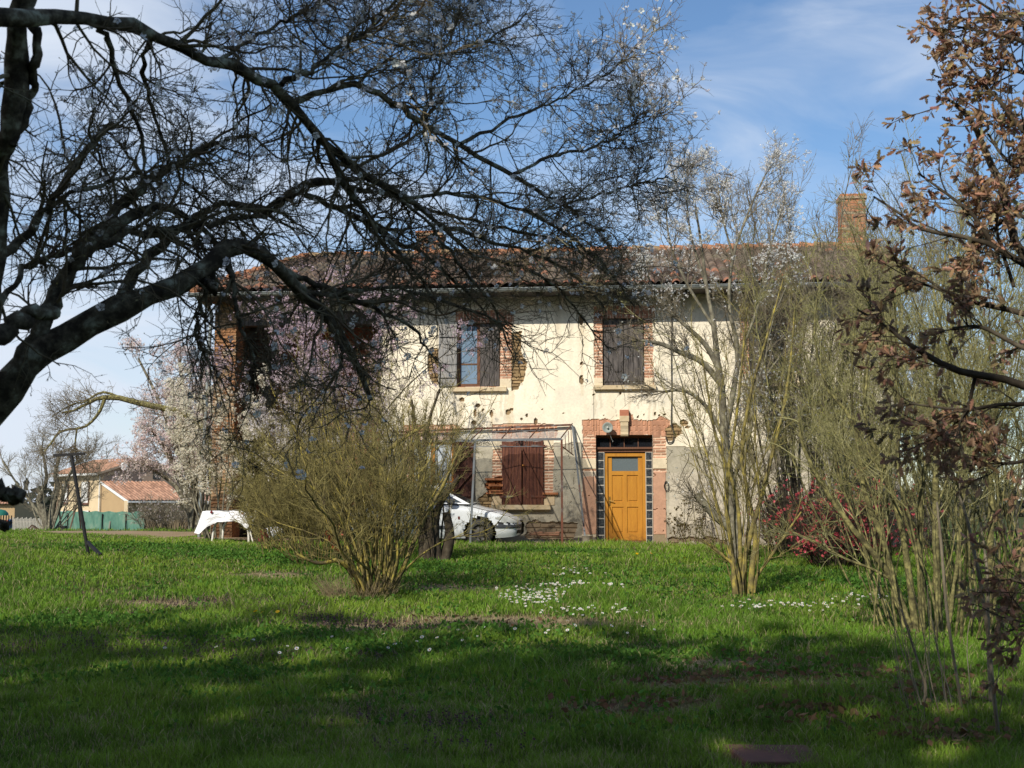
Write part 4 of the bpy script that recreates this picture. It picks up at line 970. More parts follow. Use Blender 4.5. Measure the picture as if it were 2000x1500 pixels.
# low annexe on the right
az = pz0 - .1; a0 = pe_b + g1 * .05 - g2 * .3; a1 = a0 + g1 * 5.5 - g2 * 1.2
m = MB(); m.add([a0, a1, up(a1, az), up(a0, az)], [(0, 1, 2, 3)]); m.add([a1, a1 + g2 * 5, up(a1 + g2 * 5, az), up(a1, az)], [(0, 1, 2, 3)]); m.build('annexe_wall', M_nw2, nb)
b0, b1 = up(a0 - g2 * .3 - g1 * .2, az), up(a1 - g2 * .3 + g1 * .3, az)
ar = tiled('annexe_roof', [(b0, b1, b1 + g2 * 4 + np.array([0, 0, 1.15]), b0 + g2 * 4 + g1 * 1.2 + np.array([0, 0, 1.15]))], nb, (0.36, 0.21, 0.15))
m = MB(); m.bar(b0 - np.array([0, 0, .1]), b1 - np.array([0, 0, .1]), .12, .18); m.build('gutter', M_pvc, ar)
# green mesh fence
M_net = simple('green_net', (0.060, 0.145, 0.110), (0.090, 0.20, 0.150), (0.17, 0.25, 0.185), scale=1.6, rough=.85, bmp=.3, dist=.03, stretch=(1, 1, .6))
fa, fb = at(103, 1034, 93), at(284, 1034, 88)
fa[2] = zt(fa[0], fa[1]); fb[2] = zt(fb[0], fb[1])
fen = empty('mesh_fence', fa, 0, 'green windbreak mesh fence in front of the cream house', 'fence')
n = 80; tt = np.linspace(0, 1, n); L = fb - fa; hN = float(at(200, 993, 90)[2] - at(200, 1034, 90)[2])
rows_ = 6; V = []
for j in range(rows_):
    for i in range(n):
        x, y = (fa + L * tt[i])[:2]; V.append((L[0] * tt[i], L[1] * tt[i] + .05 * math.sin(i * .9 + j) * (j > 0), float(zt(x, y)) - fa[2] + (hN * j / (rows_ - 1)) + .04 * math.sin(i * .55) * (j == rows_ - 1)))
m = MB(); m.add(V, [(j * n + i, j * n + i + 1, (j + 1) * n + i + 1, (j + 1) * n + i) for j in range(rows_ - 1) for i in range(n - 1)]); m.build('net', M_net, fen, True)
for k, t in enumerate((0, .17, .35, .55, .62, .80, 1)):
    x, y = (fa + L * t)[:2]; m = MB(); z_ = float(zt(x, y)) - fa[2]; hh_ = hN + .1 if k in (0, 6) else hN * (.55 + .35 * (k % 2)); tl = .12 if k == 4 else 0
    m.tube([(L[0] * t, L[1] * t - .12, z_ - .1), (L[0] * t + tl, L[1] * t - .12, z_ + hh_)], .045 if k != 4 else .06, 6); m.build('fence_post', M_dark if k != 4 else M_conc, fen)
# pale picket fence
fa, fb = at(20, 1032, 84), at(92, 1031, 82); fa[2] = zt(fa[0], fa[1]); fb[2] = zt(fb[0], fb[1]); L = fb - fa
pf = empty('picket_fence', fa, 0, 'pale weathered picket fence behind the wooden trestle', 'fence'); MP = simple('pale_wood', (.40, .38, .33), (.30, .28, .24), scale=6)
for k in range(26): 
    p = L * k / 25; m = MB(); m.box(p[0] - .035, p[0] + .035, p[1] - .015, p[1] + .015, -.05, 1.05 + .05 * (k % 3)); m.build('picket', MP, pf)
for z_ in (.3, .85):
    m = MB(); m.bar((0, .04, z_), L + [0, .04, z_], .03, .08); m.build('rail', M_conc, pf)
# timber swing frame, trestle, bin, play set, far roof
M_oldw = simple('old_timber', (.10, .065, .045), (.15, .10, .07), scale=6, rough=.9)
sa, sb = at(112, 1031, 76), at(150, 1031, 76); sa[2] = zt(sa[0], sa[1]); s_ = empty('swing_frame', sa, 0, 'thin brown timber swing frame in front of the green fence', 'swing frame')
w_ = sb[0] - sa[0]; hF = float(at(130, 977, 76)[2]) - sa[2]
m = MB(); m.bar((-.1, 0, hF), (w_ + .1, 0, hF - .08), .09); m.build('crossbar', M_oldw, s_)
for x, dx in ((0, -.25), (0, .12), (w_, -.42), (w_, .15)):
    m = MB(); m.bar((x + dx, .5 if dx > 0 else -.3, -.1), (x, 0, hF), .075); m.build('leg', M_oldw, s_)
for x in (.5, .95): 
    m = MB(); m.tube([(x, 0, hF), (x, 0, .5)], .015, 4); m.build('rope', M_cable, s_)
ta_ = at(62, 1033, 70); ta_[2] = zt(ta_[0], ta_[1]); tr = empty('wooden_trestle', ta_, .3, 'low collapsed wooden trestle lying in front of the picket fence', 'trestle')
for q_ in (((-.5, 0, 0), (.02, 0, .55), .08), ((.55, 0, 0), (0, 0, .55), .08), ((-.3, .3, 0), (.1, .25, .5), .07), ((.75, .3, 0), (.1, .25, .5), .07), ((-.45, -.02, .12), (.5, .02, .1), .06), ((0, 0, .53), (.1, .25, .5), .06)):
    m = MB(); m.bar(*q_); m.build('beam', M_oldw, tr)
ba = at(122, 1031, 74); ba[2] = zt(ba[0], ba[1]); bn = empty('rubbish_bin', ba, 0, 'black rubbish bin beside the bare tree trunk at the far fence', 'bin')
m = MB(); m.add([(x * k, y * k, z) for z, k in ((0, .8), (.52, 1)) for x, y in ((-.2, -.2), (.2, -.2), (.2, .2), (-.2, .2))], [(0, 1, 5, 4), (1, 2, 6, 5), (2, 3, 7, 6), (3, 0, 4, 7), (0, 3, 2, 1)]); m.build('container', M_black, bn); m = MB(); m.box(-.22, .22, -.23, .22, .522, .58); m.build('lid', M_black, bn)
pa_ = at(4, 1030, 66); pa_[2] = zt(pa_[0], pa_[1]); ps = empty('play_set', pa_, 0, 'colourful children play set with green top behind dark bars', 'play set')
for k in range(8): m = MB(); m.bar((-.5 + k * .14, 0, 0), (-.5 + k * .14, 0, 1.0), .045); m.build('bar', M_dark, ps)
for x, c_, h_ in ((-.35, (.45, .07, .03), .8), (.0, (.45, .09, .03), .75), (.22, (.03, .12, .35), .8)):
    m = MB(); m.box(x, x + .25, .1, .2, .1, h_); o = m.build('panel', simple('play_panel', c_, rough=.5), ps); b = o.modifiers.new('bevel', 'BEVEL'); b.width = .04
m = MB(); m.lathe([(.42, 1.0), (.40, 1.12), (.25, 1.27), (0, 1.33)], (-.2, .2, 0)); m.build('dome', simple('play_green', (.02, .16, .12), rough=.5), ps, True)
fr_ = at(-20, 1000, 130); fr_[2] = zt(fr_[0], fr_[1]); fh = empty('bungalow', fr_, 0, 'distant bungalow whose tiled roof shows at the left edge', 'house')
zt0_ = float(at(0, 968, 130)[2]) - fr_[2]; zt1_ = float(at(0, 985, 130)[2]) - fr_[2]
m = MB(); m.box(-6, 2.6, 0, 6, -.5, zt1_); m.build('wall', M_nw2, fh); tiled('roof', [((-6.5, -.5, zt1_), (3.2, -.5, zt1_), (1.4, 3, zt0_), (-6.5, 3, zt0_))], fh, (.42, .23, .15))

# ================================================================== GROUND
xs = np.concatenate([-np.geomspace(400, 14, 26), np.linspace(-13.8, 13.8, 150), np.geomspace(14, 400, 26)])
ys = np.concatenate([np.linspace(-80, 2, 20), np.linspace(2.2, 40, 190), np.geomspace(40.5, 1500, 50)])
X, Y = np.meshgrid(xs, ys); P = np.stack([X, Y, zt(X, Y)], -1)
dry = np.clip((fbm(X * .55 + 3, Y * .4, 4) - .5) * 4, 0, 1)
gm, nt, b, out = nmat('lawn_soil'); n1_ = noise_node(nt, 1.3, 8, .65); r1_ = ramp(nt, n1_.outputs[0], [(.32, (.035, .060, .012)), (.5, (.060, .080, .020)), (.62, (.105, .090, .040)), (.75, (.16, .12, .07))])
n2_ = noise_node(nt, 30, 6, .7); mm = nt.nodes.new('ShaderNodeMix'); mm.data_type = 'RGBA'; mm.blend_type = 'MULTIPLY'; mm.inputs[0].default_value = .8
nt.links.new(r1_.outputs[0], mm.inputs[6]); nt.links.new(ramp(nt, n2_.outputs[0], [(.3, (.35, .35, .35)), (.7, (1.3, 1.3, 1.3))]).outputs[0], mm.inputs[7]); nt.links.new(mm.outputs[2], b.inputs['Base Color']); b.inputs['Roughness'].default_value = .95; b.inputs['Specular IOR Level'].default_value = .1; bump(nt, b, n2_.outputs[0], .8, .03)
BARE = ((870, 1228, 1.5, .55), (1100, 1222, 1.6, .35), (880, 1150, .7, .6), (540, 1125, .7, .5), (1420, 1340, 1.0, .4), (1250, 1390, .6, .35), (330, 1180, .8, .4), (1000, 1212, 1.2, .3), (1330, 1300, .8, .3))
bm_ = np.zeros(X.shape)
for px, py, rx, ry in BARE: bm_ = np.maximum(bm_, np.clip(1.3 + 2.2 * (fbm(X * 2.2, Y * 2.2, 3) - .5) - (((X - ground(px, py)[0]) / rx) ** 2 + ((Y - ground(px, py)[1]) / ry) ** 2), 0, 1))
va = nt.nodes.new('ShaderNodeVertexColor'); va.layer_name = 'Col'; mb_ = nt.nodes.new('ShaderNodeMix'); mb_.data_type = 'RGBA'; nt.links.new(va.outputs[0], mb_.inputs[0]); nt.links.new(mm.outputs[2], mb_.inputs[6]); nt.links.new(ramp(nt, n2_.outputs[0], [(.3, (.16, .115, .065)), (.65, (.40, .32, .20))]).outputs[0], mb_.inputs[7]); nt.links.new(mb_.outputs[2], b.inputs['Base Color'])
o = mesh_np('lawn', P.reshape(-1, 3), [gridfaces(P)], gm, None, np.repeat(np.clip(bm_, 0, 1).reshape(-1, 1), 3, 1), True); tag(o, 'sloping lawn of rough grass in front of the farmhouse', 'lawn', kind='structure')
# dirt track beyond the crest on the left
M_track = simple('dirt', (.30, .22, .13), (.24, .17, .095), (.16, .14, .06), scale=1.6, rough=.95, bmp=.6, dist=.03, pos=(.35, .55, .72))
tk = [at(a, b_, d)[:2] for a, b_, d in ((60, 1042, 36.5), (160, 1043, 35.5), (260, 1043, 34.6), (340, 1044, 33.8), (400, 1046, 33))]
q = resample(np.array(tk), 60); TQ = q.copy(); wdt = np.interp(np.linspace(0, 1, 60), [0, .3, .7, 1], [.3, 2.0, 2.6, 3.4]); s5 = np.linspace(-1, 1, 9)
P = np.zeros((60, 9, 3)); P[..., 0] = q[:, 0, None] + .3 * s5[None]; P[..., 1] = q[:, 1, None] + s5[None] * wdt[:, None] * (1 + .35 * (fbm(np.arange(60)[:, None] * .35, s5[None] * 0, 3) - .5))
P[..., 2] = zt(P[..., 0], P[..., 1]) + .012
o = mesh_np('path', P.reshape(-1, 3), [gridfaces(P)], M_track, None, None, True); tag(o, 'bare dirt track crossing the lawn on the left', 'path', kind='structure')
# bare strip of earth along the house
P = np.zeros((120, 6, 3)); uu_ = np.linspace(uL - 1, uR + 1, 120)
for i in range(120):
    for j in range(6):
        w = toworld(uu_[i], -1.9 + j * .42, 0); P[i, j] = (w[0], w[1], float(zt(w[0], w[1])) + .008)
o = mesh_np('earth_path', P.reshape(-1, 3), [gridfaces(P)], M_track, None, None, True); tag(o, 'strip of bare earth along the foot of the farmhouse', 'path', kind='structure')
# terracotta slab in the grass at the lower edge
sb_ = ground(1520, 1494); m = MB(); m.box(-.27, .27, -.22, .22, -.03, .055); o = m.build('stone_slab', M_slab); o.location = tuple(sb_ + [0, .05, 0]); o.rotation_euler = (.05, .03, .12); tag(o, 'reddish brown stone slab sunk in the foreground grass', 'slab'); bvl = o.modifiers.new('bevel', 'BEVEL'); bvl.width = .012; bvl.segments = 2

# ================================================================== GRASS
def sample_ground(n, y0, y1, power, margin=.15):
    u = rng.random(n); e = 1 - power
    y = (y0 ** e + u * (y1 ** e - y0 ** e)) ** (1 / e); x = rng.uniform(-1, 1, n) * (.4143 + margin) * y
    return x, y
tmp = ground(870, 1228)
def ellm(x, y, px, py, rx, ry):
    g = ground(px, py); return ((x - g[0]) / rx) ** 2 + ((y - g[1]) / ry) ** 2
def clear(x, y):
    d = (np.stack([x, y], -1) - F0[:2]) @ np.stack([EX[:2], EV[:2]], -1); k = ~((d[:, 1] > -1.7) & (d[:, 0] > uL - .2) & (d[:, 0] < uR + .2)); return k
def bladeset(name, n, y0, y1, power, label):
    x, y = sample_ground(n, y0, y1, power); k = clear(x, y)
    ty = np.interp(x, TQ[:, 0], TQ[:, 1]); tw2 = np.interp(x, TQ[:, 0], wdt); on_t = (x > TQ[0, 0]) & (x < TQ[-1, 0]) & (np.abs(y - ty) < tw2 * (.75 + .3 * rng.random(n))); k &= ~on_t
    bare = np.zeros(n)
    for px, py, rx, ry in BARE: bare = np.maximum(bare, np.clip(1.5 - ellm(x, y, px, py, rx, ry), 0, 1))
    bare *= .5 + .9 * fbm(x * 3, y * 3, 3)
    soil = fbm(x * .8 + 20, y * .8, 4)
    k &= rng.random(n) > np.clip(bare - .25, 0, 1) * .75; k &= rng.random(n) > np.clip((.40 - soil) * 4, 0, .6)
    x, y, bare = x[k], y[k], bare[k]; n = len(x); z = zt(x, y)
    lush = fbm(x * .9 + 7, y * .7 + 3, 4); tuft = fbm(x * 4, y * 4, 2)
    crest = smooth(23, 27, y) * (1 - smooth(31, 35, y))
    h = (.035 + .14 * np.clip(lush - .38, 0, 1) + .09 * np.clip(tuft - .3, 0, 1) ** 1.5 + .09 * crest * tuft * .45) * rng.uniform(.4, 1.6, n) * (1 - .6 * np.clip(bare, 0, 1))
    h *= 1 + .5 * (rng.random(n) > .97); h *= 1 - .6 * smooth(25.5, 28, y) * (1 - smooth(38, 42, y)) * smooth(-3.5, -5.5, x)
    wd = np.maximum(.0017, .00030 * y) * rng.uniform(.7, 1.4, n)
    an = rng.uniform(0, 2 * PI, n); lean = rng.uniform(.15, .95, n) * h; la = rng.uniform(0, 2 * PI, n)
    dx, dy = np.cos(an) * wd, np.sin(an) * wd; lx, ly = np.cos(la) * lean, np.sin(la) * lean
    V = np.zeros((n, 5, 3)); V[:, 0] = np.stack([x - dx, y - dy, z - .01], -1); V[:, 1] = np.stack([x + dx, y + dy, z - .01], -1)
    V[:, 2] = np.stack([x + dx * .75 + lx * .35, y + dy * .75 + ly * .35, z + h * .62], -1); V[:, 3] = np.stack([x - dx * .75 + lx * .35, y - dy * .75 + ly * .35, z + h * .62], -1)
    V[:, 4] = np.stack([x + lx, y + ly, z + h], -1)
    hue = fbm(x * .5 + 11, y * .5, 3)[:, None]
    c = np.array([.105, .240, .020]) * (1 - hue) + np.array([.245, .350, .040]) * hue
    dpatch = np.clip((fbm(x * 1.6 + 31, y * 1.3 + 8, 3) - .52) * 6, 0, 1)[:, None]; c = c * (1 - .45 * dpatch) + np.array([.035, .085, .012]) * .45 * dpatch
    c = c * rng.uniform(.7, 1.35, (n, 1)); st = (rng.random(n) < .09 + .85 * np.clip(bare, 0, 1) + .25 * np.clip(.47 - lush, 0, 1) * 3)
    c[st] = np.array([.42, .34, .20]) * rng.uniform(.6, 1.25, (st.sum(), 1))
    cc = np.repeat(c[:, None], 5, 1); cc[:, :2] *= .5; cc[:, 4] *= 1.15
    i = (np.arange(n) * 5)[:, None]
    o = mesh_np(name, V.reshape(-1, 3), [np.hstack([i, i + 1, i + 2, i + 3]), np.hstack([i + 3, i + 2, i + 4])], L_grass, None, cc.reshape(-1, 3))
    return tag(o, label, 'grass', kind='stuff')
bladeset('grass', GRASS_N, 5.0, 36, .95, 'rough green grass blades of the lawn with straw patches')
bladeset('grass', 60000, 34, 95, .9, 'far grass beyond the crest of the lawn')

# ------------------------------------------------------------------ weeds, dead nettle, dandelions, daisies, fallen leaves
def inpatch(n, specs):
    """specs: px, py, rx, ry (metres), weight"""
    w = np.array([s[4] for s in specs], float); w /= w.sum(); a = rng.choice(len(specs), n, p=w); g = np.array([ground(s[0], s[1])[:2] for s in specs])
    th = rng.uniform(0, 2 * PI, n); r = np.sqrt(rng.random(n)) * rng.uniform(.5, 1.25, n); rr = np.array([[s[2], s[3]] for s in specs])[a]
    return g[a, 0] + np.cos(th) * r * rr[:, 0], g[a, 1] + np.sin(th) * r * rr[:, 1]
x, y = inpatch(5200, [(700, 1130, 7, 5, 4), (1300, 1150, 5, 5, 3), (1000, 1330, 4, 3, 2), (300, 1072, 2.6, 1.0, 2), (500, 1085, 2.0, 1.2, 2.5), (620, 1100, 1.5, .8, 1), (850, 1110, 1.2, .8, 1), (1640, 1140, 1.6, .9, 2), (1500, 1120, 1.2, .8, 1), (200, 1220, 1.8, .8, 1.2), (520, 1250, 1.6, .7, 1), (780, 1270, 1.2, .5, .8), (960, 1240, 1.0, .5, .8), (350, 1330, 1.4, .6, .7), (1150, 1290, 1.4, .6, .7), (1100, 1080, 1.6, .6, 1)])
P = np.repeat(np.stack([x, y, zt(x, y) + .03], -1), 8, 0); P += rng.normal(0, 1, P.shape) * [.07, .07, .028]; D = rng.normal(0, 1, P.shape); D[:, 2] = np.abs(D[:, 2]) * .8 + .2
o = specks('weeds', P, D, rng.uniform(.03, .075, len(P)), rng.uniform(.010, .022, len(P)), tint(len(P), (.085, .19, .028), .35), None); tag(o, 'low broad leaved weeds among the grass', 'weeds', kind='stuff')
x, y = inpatch(900, [(400, 1190, 1.7, 1.0, 3), (250, 1270, 1.5, .6, 2.5), (620, 1220, 1.2, .7, 2), (520, 1290, 1.3, .5, 1), (830, 1420, .8, .4, .6), (900, 1470, .6, .3, .4), (760, 1235, .5, .4, .6), (840, 1240, .3, .2, .4)])
P0 = np.stack([x, y, zt(x, y)], -1); k = 9; hgt = rng.uniform(.05, .13, len(P0)); P = np.repeat(P0[:, None], k, 1); tt_ = np.linspace(.35, 1, k); P[:, :, 2] += hgt[:, None] * tt_[None]
D = rng.normal(0, 1, P.shape); D[..., 2] = -.2; P = P.reshape(-1, 3)
o = specks('dead_nettle_weeds', P, D.reshape(-1, 3), .022, .008, tint(len(P), (.12, .075, .085), .35, .12), None); tag(o, 'dark purple dead nettle spikes in the lawn', 'wild flowers', kind='stuff')
x, y = inpatch(1100, [(1420, 1340, .9, .5, 2), (1250, 1390, .7, .4, 1.5), (880, 1228, 1.3, .5, 1), (1400, 1380, 1.2, .9, 2), (1650, 1400, .9, .9, 3), (1780, 1340, .9, 1.2, 3), (1250, 1350, 1.0, .7, 1), (1560, 1300, 1, .6, 1), (1850, 1450, .5, .5, 2)])
P = np.stack([x, y, zt(x, y) + rng.uniform(.03, .08, len(x))], -1); D = rng.normal(0, 1, P.shape) * [1, 1, .3]
o = specks('fallen_leaves', P, D, rng.uniform(.05, .09, len(P)), rng.uniform(.015, .028, len(P)), tint(len(P), (.20, .12, .065), .35, .08), None); tag(o, 'brown fallen oak leaves in the grass', 'leaves', kind='stuff')
# daisies: two meshes copied with obj.copy()
def flower_mesh(name, np_, r, h, pc, cc, wp):
    m = MB(); cl_ = []
    m.tube([(0, 0, 0), (.004, 0, h * .95)], .0012, 4, False); cl_ += [(.08, .13, .03)] * 8
    for k in range(np_):
        a = 2 * PI * k / np_; d = np.array([math.cos(a), math.sin(a), 0]); e = np.array([-d[1], d[0], 0]); c = np.array([.004, 0, h])
        m.add([c + d * r * .2, c + d * r * .7 + e * wp + [0, 0, .002], c + d * r + [0, 0, .003], c + d * r * .7 - e * wp + [0, 0, .002]], [(0, 1, 2, 3)]); cl_ += [pc] * 4
    m.lathe([(r * .34, h + .001), (r * .22, h + .005), (0, h + .006)], (.004, 0, 0), n=8); cl_ += [cc] * 24
    return m, np.array(cl_)
mm_, cc_ = flower_mesh('daisy', 11, .0135, .06, (.85, .86, .88), (.60, .42, .03), .0036)
dz_ = mm_.build('daisy', L_petal, None, False, cc_)
DP = [((1030, 1175, .55, 1.3, 115), 'white daisy in the dense cluster on the sunlit lawn before the pergola', 'daisies in the dense cluster'),
      ((1138, 1153, .75, .4, 34), 'white daisy in the thin band above the dense cluster', 'daisies in the band beyond the cluster'),
      ((1120, 1128, .6, .8, 16), 'white daisy scattered on the grass toward the doorstep', 'daisies toward the doorstep'),
      ((1130, 1205, .75, .55, 34), 'white daisy beside the dry straw patch in the lawn', 'daisies beside the straw patch'),
      ((1535, 1196, .95, .45, 46), 'white daisy at the edge of the shade below the bare plum', 'daisies along the shade edge'),
      ((1690, 1182, .75, .5, 24), 'white daisy near the red quince bush', 'daisies near the quince bush'),
      ((1010, 1245, 1.5, 1.0, 16), 'white daisy sprinkled in the shaded middle of the lawn', 'daisies in the shaded middle'),
      ((640, 1275, 2.2, .8, 16), 'white daisy sprinkled among dead nettles', 'daisies among dead nettles')]
first = True
for (px, py, rx, ry, n), lab, grp in DP:
    g = ground(px, py)
    for i in range(n):
        a, r = random.random() * 2 * PI, math.sqrt(random.random()) * random.uniform(.5, 1.15)
        o = dz_ if first else dz_.copy()
        if not first: COL.objects.link(o)
        first = False; x, y = g[0] + math.cos(a) * r * rx, g[1] + math.sin(a) * r * ry
        s = random.uniform(1.1, 1.8); o.location = (x, y, float(zt(x, y)) + .02); o.scale = (s, s, s); o.rotation_euler = (random.uniform(.2, .75), random.uniform(-.3, .3), random.uniform(-.5, .5)); tag(o, lab, 'daisy', grp)
mm_, cc_ = flower_mesh('dandelion', 16, .022, .09, (.75, .50, .01), (.70, .42, .01), .0045); dn = mm_.build('dandelion', L_petal, None, False, cc_)
for i, (px, py, lab, grp) in enumerate(((1243, 1094, 'yellow dandelion, first of a close pair on the grass near the doorstep', None), (1265, 1093, 'yellow dandelion, second of the pair, nearer the bare plum', None), (1331, 1103, 'yellow dandelion alone between doorstep and bare plum', None), (1609, 1150, 'yellow dandelion in front of the red quince bush', None),
                                       (506, 1214, 'yellow dandelion flower among dead nettles', 'dandelions among dead nettles'), (522, 1216, 'yellow dandelion flower among dead nettles', 'dandelions among dead nettles'), (546, 1213, 'yellow dandelion flower among dead nettles', 'dandelions among dead nettles'))):
    o = dn if i == 0 else dn.copy()
    if i: COL.objects.link(o)
    g = ground(px, py); o.location = tuple(g + [0, 0, .02]); o.rotation_euler = (.6, 0, i); o.scale = (1.3,) * 3; tag(o, lab, 'dandelion', grp)

# ================================================================== TREES AND SHRUBS
def plant(name, loc, label, cat, group=None): return empty(name, loc, 0, label, cat, group)
def stems(base, n, rb, L, tilt, r0, np_=14, wig=.06, trop=(0, 0, .05), tip=.3, az=None, rx=1.0):
    a = rng.uniform(0, 2 * PI, n) if az is None else az; t = np.radians(rng.uniform(*tilt, n)); rr = rb * np.sqrt(rng.random(n))
    d = np.stack([np.cos(a) * np.sin(t), np.sin(a) * np.sin(t), np.cos(t)], -1); d[:, 0] = np.where(d[:, 0] > 0, d[:, 0] * rx, d[:, 0])
    b = np.asarray(base) + np.stack([np.cos(a) * rr, np.sin(a) * rr, 0 * rr - .05], -1)
    return grow(b, d, rng.uniform(*L, n), rng.uniform(*r0, n), np_, wig, trop, tip)

